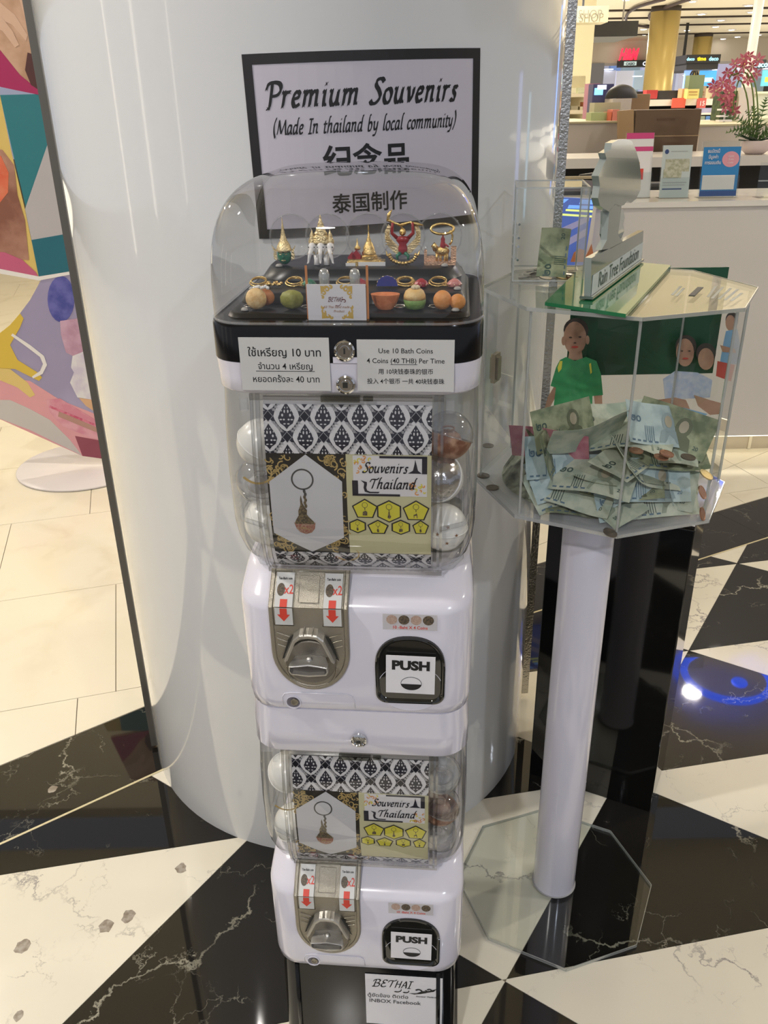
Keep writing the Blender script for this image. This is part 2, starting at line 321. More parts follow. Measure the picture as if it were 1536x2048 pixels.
# black border band with its cream inlay line, then the beige tiles
def tdir(n): return (n[1], -n[0])
def corner(d1, d2):
    M_ = np.array([n36, n27]); return np.linalg.solve(M_, np.array([d1, d2]))
ci, cm, co = corner(1.826, 2.05), corner(1.842, 2.066), corner(2.125, 2.337)
def band(d36a, d36b, d27a, d27b, m, name, step):
    pa, pb = corner(d36a, d27a), corner(d36b, d27b)
    for n, sgn, da, db in ((n36, -1, d36a, d36b), (n27, 1, d27a, d27b)):
        t = tdir(n); t = (t[0]*sgn, t[1]*sgn); s = 0.0
        a0, b0 = pa, pb; first = True
        while s < 4.2:
            s2 = s+step; ea = pa[0]*t[0]+pa[1]*t[1]+s2
            a1 = (n[0]*da+t[0]*ea, n[1]*da+t[1]*ea); b1 = (n[0]*db+t[0]*ea, n[1]*db+t[1]*ea)
            q = [tuple(a0), tuple(a1), tuple(b1), tuple(b0)]
            if area(q) < 0: q = q[::-1]
            q = inset(q, .0006)
            if q: MB().prism(q, -.0025, 0).build(name, m, fl)
            a0, b0 = a1, b1; s = s2
band(1.826, 1.834, 2.05, 2.058, mat('cream_inlay', (.62, .54, .34), .3), 'inlay_strip', 4.2)
band(1.834, 2.122, 2.058, 2.334, m_black, 'border_tile', .79)
nT, tT = nrm(15.6), tdir(nrm(15.6)); STAG = [-.36, -.245, -.695, -.36, -.20, -.55]
for r in range(-1, 16):
    n0 = 2.312+.6965*r
    for k in range(-9, 12):
        t0 = STAG[(r+1) % 6]+.69*k
        q = [(nT[0]*a+tT[0]*b, nT[1]*a+tT[1]*b) for a, b in ((n0, t0), (n0, t0+.69), (n0+.6965, t0+.69), (n0+.6965, t0))]
        if area(q) < 0: q = q[::-1]
        for pc in (clip(q, n36, 2.125, False), clip(clip(q, n36, 2.125), n27, 2.337, False)):
            if len(pc) >= 3:
                qq = inset(pc, .0014)
                if qq: MB().prism(qq, -.0025, 0).build('floor_tile', m_tile, fl)
m_stain = mat('worn_stain', (.20, .16, .12), .4, noise=(60, (.36, .32, .27), .1))
for x, y, r in ((45, 1893, .017), (213, 1852, .016), (257, 1833, .015), (362, 1737, .013), (36, 2032, .010), (105, 1578, .012)):
    p = onz(x, y, 0); pts = [(p.x+r*(1+random.uniform(-.22, .22))*math.cos(a), p.y+r*1.15*(1+random.uniform(-.22, .22))*math.sin(a)) for a in [2*PI*i/14 for i in range(14)]]
    MB().prism(pts, 0, .0003).build('worn_spot', m_stain, fl)

# ================================================================== SETTING: column, ceiling, far walls
CX, CY, CR = -.145, 2.041, .538
col = MB(); col.lathe([(CR, 0), (CR, 1.9), (CR, CEIL)], (CX, CY, 0), 96)
col_o = tag(col.build('column', white_gloss, smooth=True, angle=60), kind='structure')
def fin(a, w, th, m, name, z0=.012):
    u = Vector((math.cos(a), math.sin(a), 0)); t = Vector((-u.y, u.x, 0)); c = Vector((CX, CY, 0))
    p = [c+u*(CR-.01)-t*th/2, c+u*(CR+w)-t*th/2, c+u*(CR+w)+t*th/2, c+u*(CR-.01)+t*th/2]
    return MB().prism([(q.x, q.y) for q in p], z0, CEIL).build(name, m, col_o)
fin(math.radians(195), .016, .02, mat('grey_steel', (.17, .16, .14), .35, metal=.6), 'edge_strip')
fin(math.radians(12), .012, .02, chrome, 'edge_strip')
fin(math.radians(6), .045, .004, mat('hammered_chrome', (.60, .58, .54), .22, metal=1., bump=(160, 1.)), 'edge_strip')

# ================================================================== POSTER on the column
def on_col(u, v, c): a = -PI/2+(u+.145-.021)/CR*1.0; r = CR+.003+c; return (CX+r*math.cos(a), CY+r*math.sin(a), v)
PT = math.radians(1.2); PCX, PCZ = .0, 1.594
def pf(x, y, c):
    X = x*math.cos(PT)-y*math.sin(PT); Y = x*math.sin(PT)+y*math.cos(PT); a = -PI/2+(X+.140)/CR; r = CR+.002+c
    return (CX+r*math.cos(a), CY+r*math.sin(a), PCZ+Y)
def sheet(mb, x0, y0, x1, y1, f, lift, mi=0, nx=14, ny=1, th=.0006):
    vs = [f(x0+(x1-x0)*i/nx, y0+(y1-y0)*j/ny, lift) for j in range(ny+1) for i in range(nx+1)]
    vs2 = [f(x0+(x1-x0)*i/nx, y0+(y1-y0)*j/ny, lift-th) for j in range(ny+1) for i in range(nx+1)]
    K = (nx+1)*(ny+1); fs = []
    for j in range(ny):
        for i in range(nx):
            a = j*(nx+1)+i; fs.append((a, a+1, a+nx+2, a+nx+1)); fs.append((K+a, K+a+nx+1, K+a+nx+2, K+a+1))
    e = list(range(nx+1))+[j*(nx+1)+nx for j in range(1, ny+1)]+[ny*(nx+1)+i for i in range(nx-1, -1, -1)]+[j*(nx+1) for j in range(ny-1, 0, -1)]
    for i in range(len(e)): a, b = e[i], e[(i+1) % len(e)]; fs.append((a, K+a, K+b, b))
    return mb.add(vs+vs2, fs, mi)
ps = thing('wall_sign', 'white sign with black tape border on the column, headed Premium Souvenirs', 'sign', (0, 0, 0))
PW, PH, BT = .203, .139, .015
sheet(MB(), -PW, -PH, PW, PH, pf, .0006).build('paper_sheet', poster_paper, ps)
fr = MB()
for a in ((-PW, PH-BT, PW, PH), (-PW, -PH, PW, -PH+BT)): sheet(fr, *a, pf, .0014)
for a in ((-PW, -PH+BT, -PW+BT, PH-BT), (PW-BT, -PH+BT, PW, PH-BT)): sheet(fr, *a, pf, .0014, nx=2)
fr.build('tape_border', mat('black_tape', (.012, .011, .012), .45), ps)
tx = MB()
nib_text(tx, 'Premium Souvenirs', .050, -.009, .062, pf, lift=.0012, nib=.155, sx=.80, track=.03)
tx2 = MB(); nib_text(tx, '(Made In thailand by local community)', .031, -.006, .022, pf, lift=.0012, nib=.135, sx=.66)
tx2.text('纪念品', .050, -.013, -.040, pf, bold=.022, lift=.0012); tx2.build('chinese_lettering', black_ink, ps); tx2 = MB(); tx2.text('泰国制作', .033, -.010, -.100, pf, bold=.015, lift=.0012)
tx.build('lettering', black_ink, ps); tx2.build('chinese_lettering', black_ink, ps)

# ================================================================== CAPSULE MACHINES
MX, MY, MYAW = -.0451, .9865, -.0886
def loftbox(levels, r, n=6, mb=None, mi=0, cap0=True, cap1=True):
    """levels: (z, half width, front y, back y); rounded-rectangle rings"""
    mb = mb or MB()
    return mb.loft([[Vector((x, y, z)) for x, y in rrect(-hw, y0, hw, y1, min(r, hw*.9), n)] for z, hw, y0, y1 in levels], mi, cap0, cap1)
PROF = [(.485, .013), (.45, .006), (.41, .002), (.37, .0), (.33, .0), (.30, .002), (.275, .006), (.25, .014), (.235, .023), (.222, .036)]
def fy(z):
    for (z1, y1), (z0, y0) in zip(PROF, PROF[1:]):
        if z >= z0: return y0+(y1-y0)*(min(z, z1)-z0)/(z1-z0)
    return PROF[-1][1]
def sheet_f(x, z, c): return (x, fy(z)+.006-c, z)
def cpoly(mb, pts, mi, lift, f=None, step=.008):
    f = f or sheet_f
    if area(pts) < 0: pts = pts[::-1]
    lo = min(p[1] for p in pts); hi = max(p[1] for p in pts); z = lo
    while z < hi-1e-6:
        q = clip(clip(pts, (0, 1), z+step), (0, -1), -z)
        if len(q) > 2 and abs(area(q)) > 1e-9: mb.poly([f(a, b, lift) for a, b in q], mi)
        z += step
def damask(mb, x0, x1, z0, z1, zr0, zsc=1.0):
    """printed ogee pattern: mb gets black (0) field, white (1) ogees, black figures, white flecks"""
    def cl(pts):
        for n, d in (((1, 0), x1), ((-1, 0), -x0), ((0, 1), z1), ((0, -1), -z0)):
            pts = clip(pts, n, d)
            if len(pts) < 3: return None
        return pts
    def P(pts, mi, lift):
        q = cl(pts)
        if q and len(q) > 2 and abs(area(q)) > 1e-9: cpoly(mb, q, mi, lift)
    sheet(mb, x0, z0, x1, z1, sheet_f, .0006, 0, 1, 8)
    px, pz = .0465, .0268*zsc
    for j in range(-1, 4):
        for i in range(-1, 6):
            cx = x0+.006+px*(i+(.5 if j % 2 == 0 else 0)); cz = zr0-pz*j
            if cz < z0-.03 or cz > z1+.03: continue
            og = []
            for k in range(24):
                a = 2*PI*k/24; s_ = math.sin(a); c_ = math.cos(a)
                og.append((cx+.0165*c_*(1-.25*abs(s_)), cz+(.0235 if s_ > 0 else .0195)*zsc*s_*(1-.12*abs(c_))))
            P(og, 1, .0009)
            tear = [(cx, cz+.0175*zsc), (cx+.004, cz+.011*zsc), (cx+.008, cz+.005*zsc), (cx+.0105, cz-.002*zsc), (cx+.008, cz-.009*zsc), (cx+.003, cz-.0125*zsc), (cx, cz-.0165*zsc), (cx-.003, cz-.0125*zsc), (cx-.008, cz-.009*zsc), (cx-.0105, cz-.002*zsc), (cx-.008, cz+.005*zsc), (cx-.004, cz+.011*zsc)]
            P(tear[::-1], 0, .0012)
            for s_ in (-1, 1):
                for a, b, rx, rz in ((.0022, .0062, .0010, .0022), (.0050, .0015, .0013, .0019), (.0070, -.0040, .0018, .0010), (.0030, -.0040, .0014, .0012), (.0025, -.0095, .0017, .0009), (.0095, .0022, .0009, .0009), (.0016, .0108, .0006, .0013), (.0058, .0068, .0006, .0009)):
                    P(circ(cx+s_*a, cz+b*zsc, rx, 7, ry=rz*zsc), 1, .0015)
            for dx in (-px/2, px/2):
                gx, gz = cx+dx, cz
                d = .0056
                for rr, mi, lf in ((d+.0009, 1, .0012), (d, 0, .0015)): P([(gx+rr, gz), (gx, gz+rr*1.15*zsc), (gx-rr, gz), (gx, gz-rr*1.15*zsc)], mi, lf)
                for sx_ in (-1, 1):
                    for sz_ in (-1, 1):
                        for t in (.30, .43, .56, .69):
                            P(circ(gx+sx_*px*.5*t*.95, gz+sz_*pz*t, .0012, 6, ry=.0019*zsc), 1, .0012)
                            P(circ(gx+sx_*px*.5*t*.95+.0021, gz+sz_*pz*t-.0012, .0006, 5, ry=.001), 1, .0012)
                            P(circ(gx+sx_*px*.5*t*.95-.0021, gz+sz_*pz*t+.0012, .0006, 5, ry=.001), 1, .0012)
    return mb
def scroll(mb, cx, cz, r, a0, turns, f, mi, lift, wd=.0012, s=1):
    vs = []; n = 14
    for i in range(n+1):
        t = i/n; a = a0+s*turns*2*PI*t; rr = r*(1-.8*t)
        for q in (rr-wd*(1-t*.5), rr+wd*(1-t*.5)): vs.append(f(cx+q*math.cos(a), cz+q*math.sin(a), lift))
    mb.add(vs, [(2*i, 2*i+1, 2*i+3, 2*i+2) for i in range(n)], mi)
def keychain(mb, cx, cz, s, f, lift, kind, mi_ring=0, mi_body=1):
    n = 18; vs = []
    for i in range(n+1):
        a = 2*PI*i/n
        for q in (.0048*s, .0056*s): vs.append(f(cx+q*math.cos(a), cz+q*1.08*math.sin(a), lift))
    mb.add(vs, [(2*i, 2*i+1, 2*i+3, 2*i+2) for i in range(n)], mi_ring)
    for i in range(3): mb.poly([f(cx+a, cz-.0062*s-i*.0018*s+b, lift) for a, b in circ(0, 0, .0008*s, 6, ry=.0011*s)], mi_ring)
    z = cz-.0125*s
    B = {0: [(-.0045, -.010), (.0045, -.010), (.0045, -.002), (.001, .0005), (-.003, -.001), (-.0045, -.005)],
         1: [(-.001, .002), (.001, .002), (.0016, -.004), (.0036, -.006), (.0026, -.010), (0, -.012), (-.0030, -.009), (-.0020, -.005)],
         2: [(-.004, -.011), (-.003, -.011), (-.003, -.006), (.001, -.006), (.0015, -.011), (.003, -.011), (.0025, -.004), (.001, 0), (-.001, -.003), (-.0045, -.004)],
         3: [(-.002, .0), (.0018, -.001), (.0026, -.009), (-.001, -.011), (-.0030, -.006)]}[kind]
    mb.poly([f(cx+a*s, z+b*s, lift) for a, b in B][::-1], mi_body)
pat_dark = mat('pattern_ink', (.016, .015, .028), .5)
dark_brown_print = mat('dark_print', (.020, .017, .014), .5)
hex_paper = mat('cool_print_paper', (.60, .60, .64), .5)
bronze_print = mat('bronze_print', (.20, .15, .08), .5, noise=(500, (.05, .04, .03), .1))
rose_print = mat('rose_print', (.34, .13, .10), .5, noise=(400, (.42, .28, .2), .1))
ring_print = mat('ring_print', (.07, .07, .07), .5)
smoke = thin_glass('smoky_plastic', (.62, .62, .58), 1.5, .02, 1.0, .02)
frame_glass = thin_glass('window_frame_plastic', (.86, .86, .85), 1.6, .05, 1.6, .04)
recess = mat('recess_dark', (.02, .02, .018), .5)
coin_dark = mat('printed_coin_dark', (.05, .04, .03), .5, noise=(500, (.14, .10, .06), .1)); coin_light = mat('printed_coin_light', (.38, .26, .20), .5, noise=(500, (.46, .34, .28), .1))
def capsule_machine(z0, cap_h, label, group):
    t = thing('capsule_machine', label, 'capsule machine', (MX, MY, z0), MYAW, group)
    b = loftbox([(.0, .160, .006, .34), (.004, .1635, .002, .345), (.020, .165, .0, .35), (.045, .165, .0, .35), (.172, .166, .0, .35), (.181, .166, .003, .35), (.190, .165, .014, .35), (.206, .163, .040, .35), (.216, .160, .055, .35), (.2165, .158, .06, .345)], .045, 8)
    b.build('body', white_plastic, t, True, 50)
    # clear capsule tank
    g = MB(); lv = [(.2185, .118, .052, .30), (.224, .136, .036, .318), (.235, .148, .023, .328), (.25, .156, .014, .334), (.275, .1615, .006, .34), (.30, .164, .002, .34), (.37, .165, .0, .34), (.43, .1645, .004, .34), (.4845, .163, .012, .34)]
    loftbox(lv, .045, 8, g, 0, True, False); g.build('capsule_tank', globe_glass, t, True, 60)
    for s in (-1, 1):
        r = MB(); r.tube([(s*.1555, .30, .300), (s*.1585, .06, .300), (s*.150, .028, .300), (s*.118, .010, .300)], .0032, 6)
        r.build('tank_ledge', clear_faint, t, True); r = MB()
        r.tube([(s*.150, .32, .2225), (s*.148, .075, .2225), (s*.135, .050, .221), (s*.11, .044, .2205)], .003, 6)
        r.build('tank_foot_bead', clear_faint, t, True)
    bk = MB(); loftbox([(.2175, .15, .10, .30), (.222, .13, .11, .29), (.250, .04, .17, .25)], .03, 5, bk); bk.build('hopper_floor', mat('hopper_grey', (.20, .20, .19), .4), t, True, 40)
    # window frame around the sheet
    wf = MB()
    for s in (-1, 1):
        zs = [.483, .45, .41, .37, .33, .30, .275, .25, .235, .224]
        for xa, xb in ((.1085, .1135), (.117, .1205)):
            a = [Vector((s*xa, fy(z)-.004, z)) for z in zs]; c_ = [Vector((s*xb, fy(z)-.004, z)) for z in zs]; d = [Vector((s*xb, fy(z)-.0002, z)) for z in zs]; e = [Vector((s*xa, fy(z)-.0002, z)) for z in zs]
            wf.loft([list(q) for q in zip(a, c_, d, e)])
    wf.box((-.1205, .006, .4755), (.1205, .012, .4835)); wf.box((-.1205, .030, .2180), (.1205, .036, .2235))
    wf.build('window_frame', frame_glass, t)
    lt = MB(); lt.box((-.030, -.001, .476), (.018, .0055, .4835)); lt.box((.022, .001, .477), (.034, .0055, .4825)); lt.build('window_latch', smoke, t)
    for s in (-1, 1): MB().box((s*.128-.005, .003, .462), (s*.128+.005, .009, .478)).build('corner_clip', clear_faint, t)
    # printed display sheet
    sh = MB(); sheet(sh, -.106, .225, .106, .478, sheet_f, 0., 0, 2, 18); sh = sh.build('display_sheet', paper, t)
    damask(MB(), -.106, .106, .405, .468, .453).build('pattern_band', [pat_dark, paper], sh)
    damask(MB(), -.106, .106, .2255, .2575, .246, .75).build('pattern_band', [pat_dark, paper], sh)
    lp = MB(); sheet(lp, -.106, .258, -.003, .405, sheet_f, .0006, 0, 1, 12)
    for i in range(330):
        x = random.uniform(-.103, -.006); z = random.uniform(.262, .401)
        if abs(x+.0545)/.056+abs(z-.331)/.105 > 1.0: scroll(lp, x, z, random.uniform(.0025, .0075), random.uniform(0, 6), random.choice((.7, 1.1)), sheet_f, 1, .0009, .0010, random.choice((-1, 1)))
    for (x, z, r_) in ((-.110, .385, .030), (-.0, .262, .026)): scroll(lp, x, z, r_, 3.6, .45, sheet_f, 1, .001, .0018)
    lp.build('gold_scroll_panel', [dark_brown_print, gold_ink], sh)
    hx = MB(); cpoly(hx, [(-.0545, .2585), (-.0095, .285), (-.0085, .368), (-.0545, .404), (-.1035, .366), (-.1035, .290)], 0, .0015); hx.build('hexagon_print', hex_paper, sh)
    kc = MB(); vs = []; f = sheet_f; kx, kz = -.060, .370
    for i in range(33):
        a = 2*PI*i/32
        for q in (.0126, .0148): vs.append(f(kx+q*math.cos(a), kz+q*math.sin(a), .0017))
    kc.add(vs, [(2*i, 2*i+1, 2*i+3, 2*i+2) for i in range(32)], 0)
    for i in range(6): kc.poly([f(kx+.0015+a+(i % 2)*.0012, kz-.0165-.0042*i+b, .0017+.0002*(i % 2)) for a, b in circ(0, 0, .0019, 10, ry=.0030)], 0 if i < 2 else 1)
    kc.poly([f(kx+a, kz+b, .0019) for a, b in ((-.0035, -.022), (-.0025, -.027), (-.0015, -.034), (.0015, -.040), (.0038, -.044), (.0030, -.050), (.0055, -.054), (.0115, -.0605), (.0135, -.065), (-.0145, -.065), (-.0120, -.0590), (-.0080, -.052), (-.0080, -.045), (-.0060, -.040), (-.0045, -.036), (-.0048, -.029))][::-1], 1)
    kc.poly([f(kx+a, kz+b, .0021) for a, b in ((-.0150, -.0615), (-.0125, -.0645), (.0115, -.0645), (.0140, -.0610), (.0125, -.0715), (.0080, -.0780), (.0, -.0805), (-.0075, -.0775), (-.0120, -.072))][::-1], 2)
    for i in range(5): kc.poly([f(kx-.008+.004*i+a, kz-.0595+b, .0024) for a, b in circ(0, 0, .0009, 6)], 0)
    for i in range(4): scroll(kc, kx-.005+.0036*i, kz-.0715, .0022, i, .8, f, 3, .0024, .0004)
    kc.build('keychain_print', [ring_print, bronze_print, rose_print, gold_ink], sh)
    rp = MB(); sheet(rp, -.003, .258, .106, .405, sheet_f, .0006, 0, 1, 12)
    f = sheet_f
    for pts, mi in ((((.006, .3485), (.1005, .3485), (.1005, .4035), (.006, .4035)), 1),
                    (((.040, .4005), (.1005, .4005), (.1005, .4035), (.040, .4035)), 2), (((.094, .380), (.1005, .380), (.1005, .402), (.094, .402)), 2),
                    (((.0045, .3485), (.066, .3485), (.066, .3515), (.0045, .3515)), 2), (((.0045, .350), (.012, .350), (.012, .370), (.0045, .370)), 2),
                    (((.076, .3805), (.094, .3805), (.089, .3845), (.087, .393), (.0855, .3995), (.0845, .393), (.0825, .3845)), 2),
                    (((.0155, .3705), (.0235, .3680), (.0235, .3640), (.0225, .360), (.0235, .3565), (.0275, .3545), (.040, .3545), (.038, .3525), (.0265, .3525), (.0205, .3545), (.0190, .360), (.0200, .3660)), 2)):
        cpoly(rp, list(pts), mi, .0012+.0004*(mi == 2))
    for i in range(26):
        t_ = i/26; x, z = (.0075+.022*random.random(), .4015-.020*random.random()) if i % 2 == 0 else (.099-.020*random.random(), .351+.018*random.random())
        scroll(rp, x, z, random.uniform(.0015, .0034), random.uniform(0, 6), .8, f, 3+(i % 3 == 0), .0016, .0009, random.choice((-1, 1)))
    nib_text(rp, 'Souvenirs', .0190, .047, .3810, f, 2, lift=.0020, nib=.13, sx=.82); nib_text(rp, 'Thailand', .0200, .056, .3590, f, 2, lift=.0020, nib=.13, sx=.86)
    def pgon(cx, cz, r, n, a0, k, sx=1.15):
        rp.poly([f(cx+r*sx*math.cos(a0+2*PI*i/n), cz+r*math.sin(a0+2*PI*i/n), .0014) for i in range(n)], 2)
        rp.poly([f(cx+(r-.0019)*sx*math.cos(a0+2*PI*i/n), cz+(r-.0019)*math.sin(a0+2*PI*i/n), .0017) for i in range(n)], 5)
        keychain(rp, cx, cz+r*.42, r/.0165*.72, f, .0021, k, 6, 7)
    pgon(.020, .329, .0155, 5, PI/2, 0); pgon(.0515, .3265, .0165, 6, PI/2, 1, 1.1); pgon(.0865, .3275, .0160, 5, PI/2, 2)
    pgon(.0095, .3035, .0112, 6, PI/2, 3); pgon(.0365, .302, .0120, 5, PI/2, 3, 1.25); pgon(.0665, .303, .0118, 6, PI/2, 0, 1.2); pgon(.0925, .303, .0118, 5, PI/2, 3, .98)
    rp.build('souvenir_print', [cream_ink, paper, pat_dark, orange_ink, yellow_ink, mat('hexagon_yellow', (.68, .62, .06), .5), ring_print, bronze_print], sh)
    # lid band
    top_in = .004 if cap_h > .05 else 0
    lid = loftbox([(.4845, .161, .006, .345), (.489, .1645, .002, .35), (.4845+cap_h*.5, .1645, .002+top_in*.3, .35), (.4845+cap_h-.0005, .166-top_in, top_in, .35)], .045, 8); lid.build('lid_band', white_plastic, t, True, 50)
    lk = MB(); zc = .4845+cap_h*(.36 if cap_h < .05 else .40)
    M = T(0.002, 0, zc, 0, PI/2)
    lk.lathe([(0, .0005), (.0115, .0005), (.0115, .0045), (.0095, .0055), (.0085, .0045), (.0085, .003), (.0, .003)], n=24, M=M); lk.lathe([(0, .003), (.0058, .003), (.0055, .0048), (0, .0048)], n=18, M=M)
    lk = lk.build('lid_lock', chrome, t, True, 40)
    MB().box((-.0015, -.0056, zc-.0035), (.0045, -.0046, zc+.0035) if cap_h < .05 else (.0045, -.0046, zc+.001)).build('keyhole', recess, lk)
    # coin mechanism
    MC = -.0620; W = .0555
    def pl(x, z, c):
        if z > .181: k = (z-.181)/.038; return (MC+x, -.003+k*.040-c*.9, z+c*.4)
        return (MC+x, -.003-c, z)
    cm = MB(); zt = .2190
    xs = [-W+2*W*i/8 for i in range(9)]
    def outline(s):
        p = [(-W*s, zt), (-W*s, .181), (-W*s, .108)]
        p += [(-W*s*math.cos(a), .108-W*1.18*s*math.sin(a)) for a in [PI*i/18 for i in range(1, 18)]]
        return p+[(W*s, .108), (W*s, .181), (W*s, zt)]
    o1, o2, o3 = outline(1), outline(.97), outline(.90)
    cm.loft([[pl(a, b, -.004) for a, b in o1], [pl(a, b, .001) for a, b in o1], [pl(a, b, .0025) for a, b in o2], [pl(a, b, .0025) for a, b in o3], [pl(a, b, .001) for a, b in outline(.88)]], 0, False, False, False)
    fl_ = [(a, b) for a, b in outline(.88)]; n_ = len(fl_)
    for i in range(n_//2): cm.add([pl(*fl_[i], .001), pl(*fl_[i+1], .001), pl(*fl_[n_-2-i], .001), pl(*fl_[n_-1-i], .001)], [(0, 1, 2, 3)])
    for s in (-1, 1):
        for k in range(3): cm.tube([pl(s*.046, .134-.010*k+.006, .0014), pl(s*.028, .134-.010*k-.001, .0014)], .0010, 5)
        fx = s*.034
        cm.loft([[pl(fx+a, b, c) for a, b in rrect(-.0145, .152, .0145, .2165, .001, 1)] for c in (.001, .0030)], 0, False, False)
    for a in (rrect(-.014, .186, .014, .213, .001, 1),): cm.loft([[pl(x, z, c) for x, z in a] for c in (.001, .0028)], 0, False, False); cm.poly([pl(x, z, .0016) for x, z in a])
    cm.tube([pl(.036*math.cos(a), .082+.036*math.sin(a), .0018) for a in [PI+PI*i/20 for i in range(21)]], .0014, 6)
    cm = cm.build('coin_plate', metal_plate, t, True, 35)
    for s in (-1, 1):
        st = MB(); fx = s*.034
        def q(x, z, c, fx=fx): return pl(fx+x, z, c)
        sheet(st, -.0125, .154, .0125, .181, q, .0036, 0, 1, 1); sheet(st, -.0125, .1811, .0125, .2155, q, .0036, 0, 1, 1)
        st.text('Ten-Baht coin', .0034, 0, .2085, q, 1, bold=.03, lift=.0040)
        st.poly([q(-.0050+a, .1985+b, .0040) for a, b in circ(0, 0, .0056, 18, ry=.0064)], 2)
        st.text('x2', .0130, .0060, .1945, q, 3, bold=.01, lift=.0040)
        st.poly([q(a, b, .0041) for a, b in ((-.005, .1812), (.005, .1812), (.005, .189), (-.005, .189))], 3)
        st.poly([q(a, b, .0041) for a, b in ((-.005, .1709), (.005, .1709), (.005, .1809), (-.005, .1809))], 3)
        st.poly([q(a, b, .0041) for a, b in ((-.009, .171), (0, .160), (.009, .171))], 3)
        st.build('coin_sticker', [label_paper, black_ink, coin_dark, red_ink], cm)
    # hood over the crank
    hd = MB(); zc = .114
    prof = [(-.034, zc-.030), (-.024, zc+.010), (-.017, zc+.022), (.0, zc+.026), (.017, zc+.022), (.024, zc+.010), (.034, zc-.030)]
    prof = [(-.036, zc-.014), (-.0215, zc+.022), (-.0125, zc+.030), (.0, zc+.0315), (.0125, zc+.030), (.0215, zc+.022), (.036, zc-.014)]
    inn = [(a*.86, (b-zc)*.84+zc-.001) for a, b in prof]
    hd.loft([[pl(a*1.02, b+.004, .000) for a, b in prof], [pl(a, b, .013) for a, b in prof], [pl(a*.97, b-.002, .0145) for a, b in prof], [pl(a, b, .0145) for a, b in inn], [pl(a, b, .002) for a, b in inn]], 0, False, False, False)
    for s in (-1, 1): hd.box(*[tuple(map(f_, *[pl(s*.006-.0008, zc+.026, .0), pl(s*.006+.0008, zc+.036, .0142)])) for f_ in (min, max)])
    hd.build('crank_hood', metal_bright, t)
    for s in (-1, 1): sl = MB(); sl.poly([pl(s*a, b, .0036) for a, b in ((.041, .096), (.0300, .130), (.0225, .138), (.033, .102))][::s]); sl.build('hood_side_slot', recess, t)
    # round dial and turning handle
    dl = MB(); M = T(MC, -.004, .093, 0, PI/2); dl.lathe([(.0, 0), (.036, 0), (.036, .003), (.0345, .0042), (.031, .0034), (0, .0034)], n=36, M=M); dl.build('dial', mat('dial_shaded_metal', (.24, .22, .19), .38, metal=.9, bump=(800, .4)), t, True, 40)  # dial coloured darker to stand for the shade around the handle
    hn = MB()
    def hp(x, z, y): return Vector((MC+x, -.0070-y, .0965+z))
    f0 = [(-.0280, -.004), (-.0270, .004), (0, .0085), (.0270, .004), (.0280, -.004), (.025, -.0095), (0, -.0125), (-.025, -.0095)]
    hn.loft([[hp(a*.80, b*.9+.002, 0) for a, b in f0], [hp(a, b, .014) for a, b in f0], [hp(a, b, .023) for a, b in f0], [hp(a*.93, b*.78, .0238) for a, b in f0], [hp(a*.88, b*.70, .0170) for a, b in f0]], 0, False, False); hn.poly([hp(a*.88, b*.70, .0170) for a, b in f0], 1)
    hn.ball(hp(0, .008, .010), .005, 0, 10, 6)
    hn = hn.build('turn_handle', [mat('handle_metal', (.55, .54, .52), .30, metal=.9, bump=(700, .3)), mat('handle_recess_shade', (.13, .12, .11), .4, metal=.8)], t)  # dark second colour paints the shade in the handle's recess
    # key panel
    kp = MB(); o_ = rrect(-.108, .001, -.004, .032, .009, 5)
    o_ = [p for p in o_]
    kp.tube([(a, -.0008 if b > .010 else .003, b) for a, b in ((-.108, .004), (-.109, .024), (-.105, .031), (-.096, .033), (-.012, .033), (-.005, .029), (-.003, .022), (-.002, .004))], .0009, 6)
    kp = kp.build('key_panel_rim', white_plastic, t, True)
    kh = MB(); M = T(-.093, .0, .0155, 0, PI/2); kh.lathe([(.0115, .0), (.0115, .0016), (.0100, .0016), (.0095, .0)], n=24, M=M); kh.build('lock_ring', white_plastic, kp, True, 40)
    k2 = MB(); k2.lathe([(0, .0004), (.0098, .0004)], n=20, M=M); k2.build('lock_recess', mat('lock_recess_grey', (.30, .28, .32), .5), kp)
    k3 = MB(); k3.lathe([(0, .001), (.0058, .001), (.0056, .003), (.004, .003), (.0038, .0015), (0, .0015)], n=20, M=T(-.091, .0, .017, 0, PI/2)); k3.build('key_lock', metal_plate, kp, True, 40)
    # coin-count label
    cl_ = MB(); g0 = lambda a, b, c: (a, -.0004-c, b)
    sheet(cl_, .041, .148, .116, .1735, g0, .0006, 0, 1, 1, .0004)
    for i in range(4): cl_.poly([g0(.0535+.0168*i+a, .1645+b, .0009) for a, b in circ(0, 0, .0076, 22)], (2, 1)[i % 2])
    cl_.text('10 -Baht X 4 Coins', .0068, .0785, .1500, g0, 3, bold=.015, lift=.0009, sx=.92)
    cl_.build('coin_count_label', [thin_glass('clear_sticker', (.86, .84, .84), 1.4, .2, .6, .0, ((.72, .70, .72), .65)), coin_dark, coin_light, red_ink], t)
    # prize door
    def door(s, y): return [(.0785+a*s, .0800+b*s) for a, b in [(-.0325+.0155*math.cos(PI+PI/2*i/7), -.0395+.0155*math.sin(PI+PI/2*i/7)) for i in range(8)]+[(.0325+.0155*math.cos(-PI/2+PI/2*i/7), -.0395+.0155*math.sin(-PI/2+PI/2*i/7)) for i in range(8)]+[(.0485*math.copysign(abs(math.cos(PI*i/22))**.86, math.cos(PI*i/22)), .006+.050*math.sin(PI*i/22)**.86) for i in range(23)]]
    sc_ = MB(); sc_.lathe([(.0, 0), (.045, .0005), (.047, .0012), (.0485, .0)], n=40, M=T(.0785, .0, .0495, 0, PI/2), sx=1, sy=.86); sc_.build('door_scoop', white_plastic, t, True, 60)
